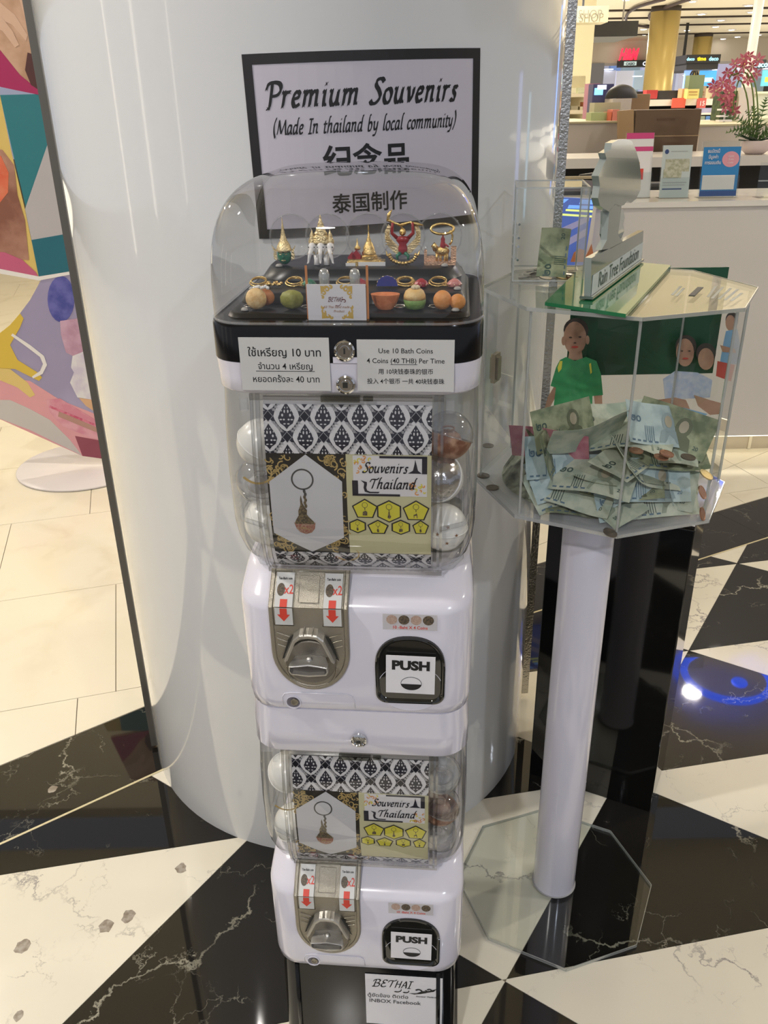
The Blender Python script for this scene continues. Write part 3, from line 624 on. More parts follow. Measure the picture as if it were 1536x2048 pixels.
    pd = MB(); pd.loft([[(a, -.0002, b) for a, b in door(1.03, 0)], [(a, -.0040, b) for a, b in door(1.02, 0)], [(a, -.0046, b) for a, b in door(.98, 0)], [(a, -.0035, b) for a, b in door(.94, 0)], [(a, -.0010, b) for a, b in door(.90, 0)]], 0, False, True)
    pd = pd.build('prize_door', thin_glass('door_smoky', (.04, .04, .035), 1.55, .03, 1.2, .02, ((.015, .015, .013), .9)), t, True, 30)
    pc = MB(); TT = math.radians(-.8)
    def pcf(x, z, c): X = x*math.cos(TT)-z*math.sin(TT); Z = x*math.sin(TT)+z*math.cos(TT); return (.0795+X, -.0052-c, .0765+Z)
    sheet(pc, -.0350, -.033, .0345, .0315, pcf, .0006, 0, 1, 1)
    pc.text('PUSH', .0205, 0, .0085, pcf, 1, bold=.055, lift=.0009, sx=1.10)
    pc.poly([pcf(a, b, .0009) for a, b in circ(.001, -.0155, .0150, 30, ry=.0115)], 1); pc.poly([pcf(a, b, .0012) for a, b in circ(.001, -.0155, .0143, 30, ry=.0108)], 0)
    pc.poly([pcf(a, b, .0015) for a, b in [(.001+.0143*math.cos(q_), -.0155+.0108*math.sin(q_)) for q_ in [PI+.05+(PI-.1)*i/16 for i in range(17)]]], 1)
    pc.build('push_card', [paper, black_ink], pd)
    return t
up = capsule_machine(.850, .0405, 'upper white capsule machine, directly under the clear display dome', 'stacked capsule machines')
lo = capsule_machine(.284, .0815, 'lower white capsule machine, standing on the black stand', 'stacked capsule machines')

def mloc(x, y, z): return Vector((MX+x*math.cos(MYAW)-y*math.sin(MYAW), MY+x*math.sin(MYAW)+y*math.cos(MYAW), z))
# ------------------------------------------------------------------ capsules in the tanks
cap_white = mat('capsule_white', (.78, .78, .77), .25, coat=.3); cap_brown = mat('capsule_content_brown', (.22, .09, .05), .5, noise=(60, (.5, .3, .2), .1))
cap_silver = mat('silver_film', (.55, .55, .58), .2, metal=.9, bump=(90, .8)); cap_clear = thin_glass('capsule_clear_shell', (.90, .91, .93), 1.45, .02, 1.6, .04, ((.7, .7, .72), .12))
film = mat('crinkled_clear_bag', (.60, .60, .62), .2, noise=(60, (.35, .33, .32), .15), bump=(80, 1.)); star_ink = mat('brown_star', (.25, .12, .06), .5)
def capsule(x, y, z, z0, kind, label, tilt=(0, 0)):
    r = .0325; c = mloc(x, y, z0+z); t = thing('prize_capsule', label, 'capsule', c, 0, 'toy capsules in the machines'); M = Matrix.Rotation(tilt[0], 4, 'X') @ Matrix.Rotation(tilt[1], 4, 'Y')
    bot, top = {'w': (cap_white, cap_white), 'c': (cap_clear, cap_clear), 'wc': (cap_white, cap_clear), 's': (cap_silver, cap_white), 'b': (cap_brown, cap_clear), 'star': (cap_white, cap_white)}[kind]
    MB().ball((0, 0, 0), r, 0, 24, 8, t0=0, t1=.5, M=M).build('lower_shell', bot, t, True)
    MB().ball((0, 0, 0), r*1.012, 0, 24, 8, t0=.5, t1=1., M=M).build('upper_shell', top, t, True)
    rim = MB(); rim.tube([M @ Vector((r*1.012*math.cos(a), r*1.012*math.sin(a), 0)) for a in [2*PI*i/28 for i in range(28)]], .0010, 6, 0, True); rim.build('rim', top, t, True)
    if kind in ('c', 'b', 'wc'):
        q = MB(); q.ball((0, 0, -.006), .018, 0, 12, 8, (1, .8, .7), M=Matrix.Rotation(1, 4, 'X')); q.tube([(.008*math.cos(a), .008*math.sin(a), .010) for a in [2*PI*i/16 for i in range(16)]], .0012, 5, 0, True)
        q.build('wrapped_toy', film if kind != 'b' else cap_brown, t, True)
    if kind == 'star':
        for a, b in ((-1.9, .15), (-1.45, .45), (-1.1, .05), (-1.5, -.25)):
            n = Vector((math.cos(a)*math.cos(b), math.sin(a)*math.cos(b), math.sin(b))); u = Vector((-math.sin(a), math.cos(a), 0)); v_ = n.cross(u); mb = MB()
            mb.poly([n*(r*1.012+.0006)+u*(.0032*(1 if k % 2 == 0 else .42)*math.cos(PI/2+k*PI/5))-v_*(-.0032*(1 if k % 2 == 0 else .42)*math.sin(PI/2+k*PI/5)) for k in range(10)]); mb.build('star_print', star_ink, t)
    return t
for a in ((-.124, .060, .398, .850, 'w', 'white capsule, topmost at the left side of the upper tank', (.3, .5)), (-.127, .050, .348, .850, 'c', 'clear capsule with a wrapped toy, left side of the upper tank above the ledge', (.4, .3)),
          (-.122, .054, .284, .850, 'w', 'white capsule below the ledge at the left side of the upper tank', (.2, .8)),
          (.126, .066, .410, .850, 'b', 'clear capsule with brown contents, topmost at the right side of the upper tank', (-.3, .3)), (.115, .048, .357, .850, 's', 'white and silver capsule, right side of the upper tank above the ledge', (.9, 2.6)),
          (.122, .052, .282, .850, 'star', 'white capsule printed with little brown stars, right side of the upper tank', (0, 0)),
          (-.125, .058, .392, .284, 'w', 'white capsule, topmost at the left side of the lower tank', (.6, .4)), (-.122, .056, .283, .284, 'w', 'white capsule below the ledge at the left side of the lower tank', (.2, -.5)),
          (-.118, .122, .335, .284, 'wc', 'half clear capsule behind the others at the left of the lower tank', (0, .4)),
          (.124, .062, .400, .284, 'wc', 'half clear capsule with a wrapped toy, topmost at the right side of the lower tank', (.5, .3)), (.124, .056, .338, .284, 'b', 'clear capsule with brown contents, right side of the lower tank above the ledge', (0, .3)),
          (.120, .056, .274, .284, 'c', 'clear capsule with a wrapped toy below the ledge at the right of the lower tank', (.2, .3))): capsule(*a)

# ------------------------------------------------------------------ black stand
st = thing('machine_stand', 'glossy black stand under the lower capsule machine, with a paper notice', 'stand', (MX, MY, 0), MYAW)
b = MB(); loftbox([(.0, .165, -.004, .345), (.012, .165, -.006, .345), (.020, .158, .004, .335), (.270, .156, .010, .330), (.2835, .155, .012, .33)], .03, 6, b); b.build('cabinet', black_gloss, st, True, 45)
for s in (-1, 1): b = MB(); b.tube([(s*.128, .002, .03), (s*.126, .0095, .275)], .004, 8); b.build('front_rib', black_gloss, st, True)
nt_ = MB()
def nf(x, z, c): return (x, .0094-.024*(.27-z)-.0004-c, z)
sheet(nt_, -.004, .130, .134, .262, nf, .0008, 0, 1, 1, .0006)
nib_text(nt_, 'BETHAI', .0270, .044, .2310, nf, 1, lift=.0012, nib=.12, sx=.86)
for cx_, cz_, r_, a_, tn, s_ in ((.093, .2235, .0075, 2.6, .8, -1), (.103, .2275, .0060, 3.6, .7, 1), (.112, .2285, .0050, 2.8, .7, -1), (.058, .2300, .013, 3.9, .28, 1), (.072, .2270, .010, 3.8, .32, 1)): scroll(nt_, cx_, cz_, r_, a_, tn, nf, 1, .0013, .0018, s_)
nt_.poly([nf(a, b, .0014) for a, b in ((.074, .2185), (.088, .2200), (.098, .2265), (.110, .2285), (.124, .2345), (.119, .2270), (.108, .2235), (.096, .2190), (.084, .2165))][::-1], 1)
nt_.text('ตู้ขัดข้อง ติดต่อ', .0120, .036, .2035, nf, 1, bold=.01, lift=.0012); nt_.text('INBOX Facebook', .0128, .002, .1890, nf, 1, 'LEFT', bold=.01, lift=.0012)
nt_.text('Souvenir Thailand', .0050, .105, .2100, nf, 1, bold=.02, lift=.0012, shear=.3)
nt_.build('paper_notice', [paper, black_ink], st)

# ================================================================== DISPLAY CASE on top
dc = thing('display_case', 'clear domed display case with black tray on top of the capsule machines', 'display case', (MX, MY, 1.375), MYAW)
b = MB(); loftbox([(.0005, .1665, -.0005, .35), (.041, .1665, -.0005, .35), (.045, .1655, .001, .349), (.0452, .160, .006, .344)], .046, 8, b); b.build('black_band', black_gloss, dc, True, 50)
tr = MB()
for z0_, z1_, hw0, hw1, ya, yb in ((.0454, .0505, .150, .148, .040, .32), (.0508, .0635, .146, .140, .096, .318), (.0638, .0780, .140, .130, .185, .316)):
    tr = MB(); loftbox([(z0_, hw0, ya-.004, yb), (z1_-.001, hw1, ya, yb-.003), (z1_, hw1-.002, ya+.002, yb-.005)], .045 if ya > .1 else .02, 8, tr); tr.build('tray_step', mat('tray_black', (.010, .010, .010), .32, spec=.35), dc, True, 45)
for x, y, z in ((-.128, .052, .0512), (.132, .052, .0512), (-.132, .118, .0640), (.134, .118, .0640), (-.113, .205, .0786), (.116, .205, .0786)):
    MB().lathe([(.0048, 0), (.0048, .0016), (.003, .0035), (0, .0038)], (x, y, z), 12).build('screw_cap', mat('grey_nylon', (.35, .34, .32), .4), dc, True)
# dome: superelliptic shell
dm = MB(); rings = []
HD = .2105-.0455
for k in range(23):
    a = (PI/2)*k/22; hz = HD*math.sin(a)**.62 if k else 0; s_ = max(math.cos(a), 0)**.42
    s_ = max(s_, .02)
    rings.append([Vector((x, y, .0455+hz)) for x, y in rrect(-.166*s_, .1735-.172*s_, .166*s_, .1735+.172*s_, min(.052, .16*s_*.98), 8)])
dm.loft(rings, 0, False, True); dm.build('clear_dome', dome_glass, dc, True, 80)
rm = MB(); rm.tube([(x, y, .0465) for x, y in rrect(-.1655, .0015, .1655, .3455, .05, 8)], .0016, 6, 0, True); rm.build('dome_rim', clear_faint, dc, True)
def lab(x0, x1, z0, z1, lines, name):
    mb = MB(); cx_ = (x0+x1)/2; f = lambda x, z, c: (cx_+x, -.0008-c, z); sheet(mb, x0-cx_, z0, x1-cx_, z1, f, .0016, 0, 1, 1, .0010)
    for tx_, sz, z, bd, sx in lines: mb.text(tx_, sz, 0, z, f, 1, bold=bd, lift=.0019, sx=sx)
    return mb, f
mb, f = lab(-.1255, -.0165, -.034, .031, (('ใช้เหรียญ 10 บาท', .0134, .0085, .008, .97), ('จำนวน 4 เหรียญ', .0108, -.0075, .004, .95), ('หยอดครั้งละ 40 บาท', .0108, -.0235, .004, .95)), 'l')
sheet(mb, -.036, -.0102, .036, -.0096, f, .0019, 1, 1, 1, .0002); mb.build('price_label', [label_paper, black_ink], dc)
mb, f = lab(.0165, .1320, -.034, .029, (('Use 10 Bath Coins', .0084, .0130, .004, 1.02), ('4 Coins (40 THB) Per Time', .0084, .0010, .004, .98), ('用 10块钱泰珠的银币', .0074, -.0120, .008, .96), ('投入 4个银币 一共 40块钱泰珠', .0074, -.0240, .008, .94)), 'r')
sheet(mb, -.018, -.0010, .014, -.0005, f, .0019, 1, 1, 1, .0002); mb.build('price_label', [label_paper, black_ink], dc)
lk = MB(); M = T(.002, -.0005, .016, 0, PI/2)
lk.lathe([(0, .0005), (.0125, .0005), (.0125, .005), (.0105, .0062), (.0090, .005), (.0085, .003), (0, .003)], n=28, M=M); lk.lathe([(0, .003), (.006, .003), (.0058, .005), (0, .005)], n=18, M=M); lk = lk.build('key_lock', chrome, dc, True, 40)
MB().box((.0010, -.0063, .0125), (.0030, -.0052, .0195)).build('keyhole', recess, lk)
mb = MB(); mb.box((-.0125, -.0022, .0003), (.0165, -.0006, .0075)); mb.build('white_tab', white_plastic, dc)
DZ = {'f': 1.375+.0507, 'm': 1.375+.0637, 'b': 1.375+.0782}
def item(name, label, cat, x, y, lv, group, rz=0): p = mloc(x, y, DZ[lv]); return thing(name, label, cat, p, MYAW+rz, group)
GF = 'figure key rings on the top shelf'; green_en = mat('green_enamel', (.02, .16, .09), .2, coat=.5); red_en = mat('red_enamel', (.35, .03, .04), .25, coat=.5); white_en = mat('white_enamel', (.80, .79, .78), .25, coat=.5); blue_en = mat('blue_enamel', (.05, .06, .28), .25, coat=.5)
cream_gold = mat('pale_gold', (.86, .70, .40), .3, metal=.85, bump=(420, .8))
# clear half capsules the figures lean against
for i, x in enumerate((-.104, -.052, .006, .056, .108)):
    r = .031; p = mloc(x, .262, DZ['b']+r+.0012); c_ = thing('half_capsule', ['clear half capsule behind the green mask figure', 'clear half capsule behind the white elephant figure', 'clear half capsule behind the golden stupa figure', 'clear half capsule behind the winged red figure', 'clear half capsule behind the golden rider figure'][i], 'capsule', p, MYAW, 'clear half capsules on the top shelf')
    MB().ball((0, 0, 0), r, 0, 28, 8, t0=0, t1=.5, M=Matrix.Rotation(PI/2, 4, 'X')).build('shell', clear_faint, c_, True)
    m_ = MB(); m_.tube([(r*math.cos(a), 0, r*math.sin(a)) for a in [2*PI*k/32 for k in range(32)]], .0011, 6, 0, True); m_.build('rim', clear_faint, c_, True)
# 1 green mask
t = item('mask_figure', 'small green mask key ring figure with tall golden spire crown', 'figurine', -.108, .222, 'b', GF)
m_ = MB(); m_.ball((0, 0, .0125), .0105, 0, 18, 12, (.95, .72, 1.15)); m_.tube([(0, -.0076, .0150), (0, -.0092, .0110), (0, -.0086, .0100)], [.0008, .0016, .0008], 6); m_.build('face', green_en, t, True)
m_ = MB()
for s in (-1, 1): m_.ball((s*.0038, -.0072, .0150), .0016, 0, 8, 6, (1.2, .4, .5)); m_.tube([(s*.0062, -.0066, .0176), (s*.0035, -.0078, .0180), (s*.0012, -.0078, .0168)], .0005, 5)
m_.tube([(-.003, -.0072, .0072), (0, -.0078, .0064), (.003, -.0072, .0072)], .0007, 5); m_.build('face_detail', cream_gold, t, True)
m_ = MB(); m_.lathe([(.0108, .019), (.0112, .021), (.0098, .0235), (.0096, .025), (.0086, .027), (.0066, .031), (.0048, .033), (.0052, .0345), (.0038, .036), (.0042, .0375), (.0030, .039), (.0034, .0405), (.0022, .043), (.0026, .0445), (.0016, .047), (.0019, .049), (.0009, .054), (.0004, .062), (0, .063)], n=18); m_.build('spire_crown', cream_gold, t, True, 60)
for s in (-1, 1):
    m_ = MB(); o_ = [(.0100, .006), (.0140, .008), (.0150, .014), (.0138, .018), (.0168, .0265), (.0128, .022), (.0108, .020), (.0102, .012)]; m_.prism([(s*a, b) for a, b in o_][::s], -.001, .001, f=lambda a, b, c: (a, c-.001, b)); m_.build('ear_ornament', cream_gold, t)
# 2 white elephant
t = item('elephant_figure', 'small three-headed white elephant key ring figure with golden crown', 'figurine', -.055, .222, 'b', GF)
m_ = MB(); m_.ball((0, .004, .018), .0125, 0, 16, 10, (1.05, .9, 1.0)); m_.build('body', white_en, t, True)
for s in (-1, 1):
    m_ = MB(); m_.tube([(s*.0062, -.002, .014), (s*.0066, -.003, .006), (s*.0068, -.004, 0)], [.0052, .0040, .0044], 10); m_.build('leg', white_en, t, True)
for s, x in ((0, 0), (-1, -.0125), (1, .0125)):
    m_ = MB(); m_.ball((x, -.006+abs(s)*.003, .0235), .0066, 0, 14, 10, (.9, .9, 1.1)); m_.tube([(x, -.011, .0225), (x+s*.002, -.0145, .016), (x+s*.0035, -.0140, .010), (x+s*.0045, -.0145, .005), (x+s*.006, -.016, .004)], [.0034, .0028, .0020, .0014, .0010], 8); m_.build('head', white_en, t, True)
    m_ = MB()
    for q in (-1, 1): m_.ball((x+q*.0040, -.0102, .0250), .0009, 0, 6, 5)
    m_.build('eye', black_gloss, t, True)
    m_ = MB()
    for q in (-1, 1): m_.tube([(x+q*.003, -.0105, .0190), (x+q*.0045, -.0150, .0165), (x+q*.0040, -.0175, .0180)], [.0009, .0007, .0003], 5)
    m_.build('tusk', cream_gold, t, True)
m_ = MB(); m_.lathe([(.0125, .029), (.0135, .032), (.0110, .035), (.0118, .037), (.0085, .040), (.0095, .042), (.0062, .046), (.0068, .048), (.0040, .052), (.0044, .0535), (.0022, .058), (.0010, .064), (0, .067)], n=14, sy=.6)
for s in (-1, 1): m_.lathe([(.0050, .028), (.0055, .032), (.0030, .037), (.0034, .039), (.0010, .044), (0, .047)], (s*.0125, 0, 0), 10)
m_.build('crown', cream_gold, t, True, 50)
# 3 stupa
t = item('stupa_figure', 'small golden stupa key ring figure on a temple platform', 'figurine', .007, .222, 'b', GF)
m_ = MB(); m_.box((-.026, -.010, 0), (.026, .010, .006)); m_.box((-.024, -.009, .006), (.020, .009, .0085)); m_.build('platform', gold, t)
m_ = MB(); m_.box((-.010, -.0118, 0), (.0275, -.0102, .0052)); m_.box((-.0275, -.0118, 0), (-.014, -.0102, .0040)); m_.build('white_wall', white_en, t)
m_ = MB(); m_.lathe([(.0120, .0087), (.0120, .012), (.0095, .014), (.0100, .016), (.0082, .019), (.0078, .023), (.0050, .029), (.0032, .031), (.0034, .033), (.0018, .036), (.0014, .041), (.0006, .044), (.0012, .047), (.0003, .053), (0, .055)], (.004, 0, 0), 20); m_.build('stupa', gold, t, True, 50)
for x, h in ((-.019, .014), (-.013, .017)):
    m_ = MB(); m_.prism([(-.006, .0087), (.006, .0087), (.006, h-.003), (0, h+.004), (-.006, h-.003)], -.007, .005, f=lambda a, b, c, x=x: (x+a, c, b)); m_.build('red_hall', red_en, t)
m_ = MB(); m_.lathe([(.0038, .020), (.0045, .023), (.0016, .026), (.0012, .030), (0, .036)], (-.012, 0, 0), 10); m_.build('small_spire', gold, t, True)
# 4 winged red figure
t = item('winged_figure', 'small winged key ring figure with red enamel body and raised arms', 'figurine', .058, .222, 'b', GF)
m_ = MB(); m_.loft([[Vector((a*w_, b*w_*.5-.002, z)) for a, b in circ(0, 0, 1, 12)] for z, w_ in ((.014, .0030), (.018, .0060), (.022, .0065), (.027, .0050), (.032, .0090), (.036, .0100), (.038, .0050))]); m_.build('body', red_en, t, True)
m_ = MB()
for s in (-1, 1): m_.tube([(s*.008, -.003, .036), (s*.0145, -.003, .042), (s*.0140, -.004, .050), (s*.0135, -.004, .056)], [.0028, .0024, .0020, .0018], 8)
m_.build('raised_arms', red_en, t, True)
for s in (-1, 1):
    o_ = [(.004, .012), (.012, .016), (.020, .024), (.0245, .034), (.0245, .044), (.020, .053), (.0165, .050), (.0185, .040), (.0165, .034), (.010, .028), (.006, .024)]
    m_ = MB(); m_.prism([(s*a, b) for a, b in o_][::s], .000, .0025, f=lambda a, b, c: (a, c, b))
    for k in range(6): a = .2+.22*k; m_.tube([(s*(.010+.002*k), -.0006, .026+.002*k), (s*(.010+.0145*math.cos(a-.5)), -.0008, .030+.017*math.sin(a-.4))], .0007, 5)
    m_.build('wing', cream_gold, t)
m_ = MB(); m_.ball((0, -.004, .0435), .0046, 0, 12, 8, (1, .8, 1.1)); m_.tube([(0, -.007, .043), (0, -.0105, .0415), (0, -.0105, .040)], [.0018, .0012, .0004], 6); m_.tube([(0, -.003, .048), (-.003, -.003, .052), (.010, -.003, .056), (.020, -.003, .0535), (.028, -.003, .0520)], [.0012, .0022, .0018, .0022, .0006], 7); m_.tube([(-.002, -.003, .0515), (-.012, -.003, .0555), (-.020, -.003, .0590), (-.0185, -.003, .066), (-.0145, -.003, .0725)], [.0016, .0018, .0024, .0026, .0005], 7); m_.build('head_and_plume', gold, t, True)
m_ = MB()
for s in (-1, 1):
    m_.tube([(s*.003, -.002, .016), (s*.008, -.004, .012), (s*.007, -.005, .007)], [.0030, .0024, .0014], 8)
m_.build('green_legs', green_en, t, True)
m_ = MB()
for k in range(13): a = PI+PI*k/12; m_.ball((.018*math.cos(a), -.003, .013+.011*math.sin(a)), .0028, 0, 7, 5)
for s in (-1, 1): m_.tube([(s*.016, -.003, .010), (s*.022, -.003, .014), (s*.023, -.003, .019)], [.0022, .0016, .0004], 6)
m_.build('base_scroll', gold, t, True)
# 5 rider
t = item('rider_figure', 'small golden rider key ring figure with looped gold ring', 'figurine', .110, .222, 'b', GF)
m_ = MB(); m_.box((-.022, -.007, 0), (.021, .007, .005)); m_.prism([(-.0225, .0), (.0, .0), (.0, .008), (-.012, .012), (-.0185, .011), (-.019, .020), (-.0225, .020)], -.004, .003, f=lambda a, b, c: (a, c, b)); m_.box((.014, -.006, .004), (.0215, .004, .024)); m_.build('platform', mat('rose_gold', (.75, .48, .32), .28, metal=.9, bump=(500, .9)), t)
m_ = MB(); m_.ball((.002, -.002, .018), .0085, 0, 12, 8, (1.2, .7, .8)); m_.tube([(-.006, -.003, .020), (-.010, -.004, .027), (-.012, -.005, .024)], [.0045, .0038, .0018], 8)
for q in (-.005, .0, .006, .009): m_.tube([(q, -.003, .015), (q, -.004, .005)], [.0022, .0016], 6)
m_.build('mount', gold, t, True)
m_ = MB(); m_.lathe([(.0045, .022), (.0035, .028), (.0026, .031), (.0030, .034), (.0012, .037), (0, .041)], (.003, -.002, 0), 10); m_.tube([(.005, -.003, .028), (.011, -.005, .024)], .0014, 6); m_.build('rider', red_en, t, True)
m_ = MB(); m_.tube([(.002+.0155*math.cos(a), -.001+.004*math.sin(a), .047+.0062*math.sin(a)) for a in [2*PI*k/24 for k in range(24)]], .0018, 7, 0, True); m_.tube([(.012, 0, .045), (.016, .001, .038), (.015, .001, .030), (.012, 0, .026)], .0014, 6); m_.build('split_ring', gold, t, True)
# middle row key rings
GM = 'key rings on the middle step'
for x, kind, label in ((-.118, 0, 'gold key ring with a filigree fob, leftmost on the middle step'), (-.070, 1, 'gold key ring with a green enamel fob on the middle step'), (-.002, 2, 'gold key ring with a red enamel fob behind the paper card'),
                       (.043, 3, 'gold key ring with a blue fan-shaped enamel fob'), (.077, 2, 'gold key ring with a small red fob right of the blue fan-shaped one'), (.120, 4, 'gold key ring with a pink fob, rightmost on the middle step')):
    t = item('key_ring', label, 'key ring', x, .142, 'm', GM)
    en = {0: gold, 1: green_en, 2: red_en, 3: blue_en, 4: mat('pink_enamel', (.55, .22, .2), .3)}[kind]
    rx = -.012 if kind not in (3,) else .024
    m_ = MB(); m_.tube([(rx+.0110*math.cos(a), .004+.010*math.sin(a), .0045+.0035*math.sin(a)) for a in [2*PI*k/26 for k in range(26)]], .0013, 7, 0, True); m_.tube([(rx*.9+.0100*math.cos(a), .002+.009*math.sin(a), .0072+.003*math.sin(a)) for a in [2*PI*k/26 for k in range(26)]], .0010, 6, 0, True); m_.build('split_ring', gold, t, True)
    for k in range(3):
        m_ = MB(); q = (rx*.1+.004*k-.002); m_.tube([(q+.0026*math.cos(a), -.004+.0018*math.sin(a)*(k % 2), .003+.0018*math.sin(a)) for a in [2*PI*j/10 for j in range(10)]], .0007, 5, 0, True); m_.build('chain_link', gold, t, True)
    m_ = MB(); fx = .010 if kind != 3 else 0
    if kind == 3: m_.prism([(fx-.014, .002), (fx+.014, .002), (fx+.012, .009), (fx+.007, .0135), (fx, .0155), (fx-.007, .0135), (fx-.012, .009)], -.0115, -.008, f=lambda a, b, c: (a, c, b))
    elif kind == 0:
        for k in range(14): m_.ball((fx+random.uniform(-.010, .012), -.006+random.uniform(-.004, .004), .003+random.uniform(0, .003)), .0022, 0, 6, 5)
    else: m_.loft([[Vector((fx+a*w_, b*w_*.7-.006, z)) for a, b in circ(0, 0, 1, 10)] for z, w_ in ((.0008, .008), (.004, .010), (.008, .007), (.011, .002))])
    m_.build('fob', en, t, True, 50)
    m_ = MB()
    for k in range(9): a = PI*k/8; m_.ball((fx+.0135*math.cos(a), -.0105, .003+.0115*math.sin(a)) if kind == 3 else (fx+.009*math.cos(2*a), -.006+.006*math.sin(2*a), .0035), .0011, 0, 6, 4)
    m_.build('fob_trim', cream_gold, t, True)
# front row fruit-shaped key rings
GR = 'fruit-shaped key rings on the front step'
def fm(n, c, c2, sc_): return mat(n, c, .55, noise=(sc_, c2, .15), bump=(180, .5))
def fob_ring(t, x, y):
    t.scale = (.80, .80, .80)
    m_ = MB(); m_.tube([(x+.010*math.cos(a), y+.009*math.sin(a), .0018) for a in [2*PI*k/26 for k in range(26)]], .0011, 6, 0, True); m_.build('split_ring', chrome, t, True)
t = item('fruit_key_ring', 'pale orange peeled fruit key ring with a white tuft, leftmost on the front step', 'key ring', -.113, .062, 'f', GR)
m_ = MB(); m_.ball((-.002, -.002, .0165), .0165, 0, 20, 14, (1, .8, 1)); m_.build('pulp', fm('mango_pulp', (.62, .38, .14), (.75, .55, .28), 120), t, True)
m_ = MB(); m_.ball((.010, .012, .016), .0130, 0, 16, 10, (1.1, .6, 1)); m_.build('peel_back', fm('peel_orange', (.40, .14, .04), (.5, .22, .08), 90), t, True)
m_ = MB()
for k in range(7): m_.ball((-.004+.0035*k, .000+.001*(k % 2), .0325+.001*(k % 3)), .0028, 0, 7, 5)
m_.build('white_tuft', cap_white, t, True); fob_ring(t, -.016, .016)
t = item('fruit_key_ring', 'olive green star-ribbed fruit key ring, second from the left on the front step', 'key ring', -.070, .062, 'f', GR)
m_ = MB(); m_.loft([[Vector((w_*math.cos(a)*(1-.18*abs(math.sin(2.5*a+.5))), w_*.75*math.sin(a)*(1-.18*abs(math.sin(2.5*a+.5))), z)) for a in [2*PI*k/30 for k in range(30)]] for z, w_ in ((.001, .007), (.005, .0140), (.012, .0185), (.020, .0190), (.026, .0150), (.029, .006))]); m_.build('fruit_body', fm('olive_green', (.22, .22, .04), (.30, .30, .08), 70), t, True); fob_ring(t, .022, .012)
t = item('fruit_key_ring', 'orange half papaya key ring just right of the paper card', 'key ring', .046, .062, 'f', GR)
m_ = MB(); m_.loft([[Vector((a*w_, b*w_*.7, z)) for a, b in circ(0, 0, 1, 22)] for z, w_ in ((.0005, .011), (.006, .0160), (.014, .0195), (.022, .0220), (.0235, .0225), (.0235, .020), (.021, .012))]); m_.build('fruit_body', fm('papaya_orange', (.55, .16, .05), (.66, .24, .10), 90), t, True, 50); fob_ring(t, .020, .016)
t = item('fruit_key_ring', 'green and yellow round fruit key ring with a pale tuft on the front step', 'key ring', .082, .062, 'f', GR)
m_ = MB(); m_.lathe([(.008, .0004), (.0145, .003), (.0170, .010), (.0172, .016)], n=22); m_.build('green_base', fm('fruit_green', (.12, .24, .05), (.20, .32, .08), 80), t, True)
m_ = MB(); m_.lathe([(.0172, .016), (.0165, .022), (.0140, .028), (.0100, .031), (0, .032)], n=22); m_.build('yellow_top', fm('fruit_yellow', (.68, .42, .14), (.72, .52, .24), 80), t, True)
m_ = MB()
for k in range(9): m_.ball((.0075*math.cos(k*.9)*(k/9), .006*math.sin(k*.9), .0335), .0028, 0, 7, 5)
m_.build('pale_tuft', mat('pale_straw', (.62, .52, .36), .6), t, True); fob_ring(t, -.022, .012)
t = item('fruit_key_ring', 'pair of small oranges key ring, rightmost on the front step', 'key ring', .124, .062, 'f', GR)
m_ = MB(); m_.ball((-.010, -.003, .0148), .0148, 0, 18, 12, (.95, .85, 1)); m_.build('orange', fm('mandarin', (.62, .24, .05), (.66, .30, .10), 80), t, True)
m_ = MB(); m_.ball((.013, -.004, .0122), .0122, 0, 18, 12, (1, .85, 1)); m_.build('orange', MATS['mandarin'], t, True); fob_ring(t, -.022, .014)
# two clear rounded bars and the acrylic card holder
for x, lb in ((-.026, 'clear rounded plastic bar sticking up behind the left of the paper card'), (.011, 'clear rounded plastic bar sticking up behind the right of the paper card')):
    t = item('clear_bar', lb, 'bar', x, .046, 'f', 'clear bars behind the card'); m_ = MB(); m_.lathe([(.0062, .0), (.0062, .038), (.0068, .044), (.0050, .050), (.002, .052), (0, .0522)], n=14); m_.build('bar', acr_edge, t, True, 50)
t = thing('card_holder', 'clear acrylic holder with a white card reading BETHAI at the front of the tray', 'card holder', mloc(-.008, .026, 1.375+.0456), MYAW)
m_ = MB(); m_.box((-.038, .0, .0), (.038, .0015, .048)); m_.build('back_plate', clear, t); m_ = MB(); m_.box((-.038, -.010, .0), (.038, .010, .0012)); m_.build('foot_plate', clear, t)
for x, m0 in ((-.036, mat('amber_edge', (.55, .22, .07), .3)), (.036, mat('amber_edge', (.55, .22, .07), .3))): m_ = MB(); m_.box((x-.0014, -.0012, .0015), (x+.0014, -.0002, .064)); m_.build('side_post', m0, t)
m_ = MB(); f = lambda x, z, c: (x, -.0030-c-.06*z, z); sheet(m_, -.0355, .0008, .0345, .0435, f, .0016, 0, 1, 1, .0014)
for sx_ in (-1, 1):
    for sz_ in (-1, 1):
        for (a, b, r_) in ((.0115, .0155, .0035), (.0155, .0110, .0030), (.0068, .0178, .0022), (.0170, .0060, .0018)): scroll(m_, sx_*a, .0222+sz_*b, r_, 1.2 if sx_ > 0 else 2.2, .9, f, 1, .0020, .0012, sx_*sz_)
        cpoly(m_, [(sx_*a, .0222+sz_*b) for a, b in ((.0190, .0195), (.0185, .0090), (.0155, .0140), (.0095, .0185))], 1, .0019, f)
nib_text(m_, 'BETHAI', .0075, -.002, .0232, f, 2, nib=.13, lift=.0020, sx=.75); scroll(m_, .0085, .0235, .0028, 2.6, .8, f, 2, .0021, .0006, -1); scroll(m_, .0030, .0225, .006, 3.8, .3, f, 2, .0021, .0005)
m_.text('All Thai hand made', .0040, -.001, .0155, f, 3, shear=.3, lift=.0020); m_.text('Product', .0040, .002, .0105, f, 3, shear=.3, lift=.0020)
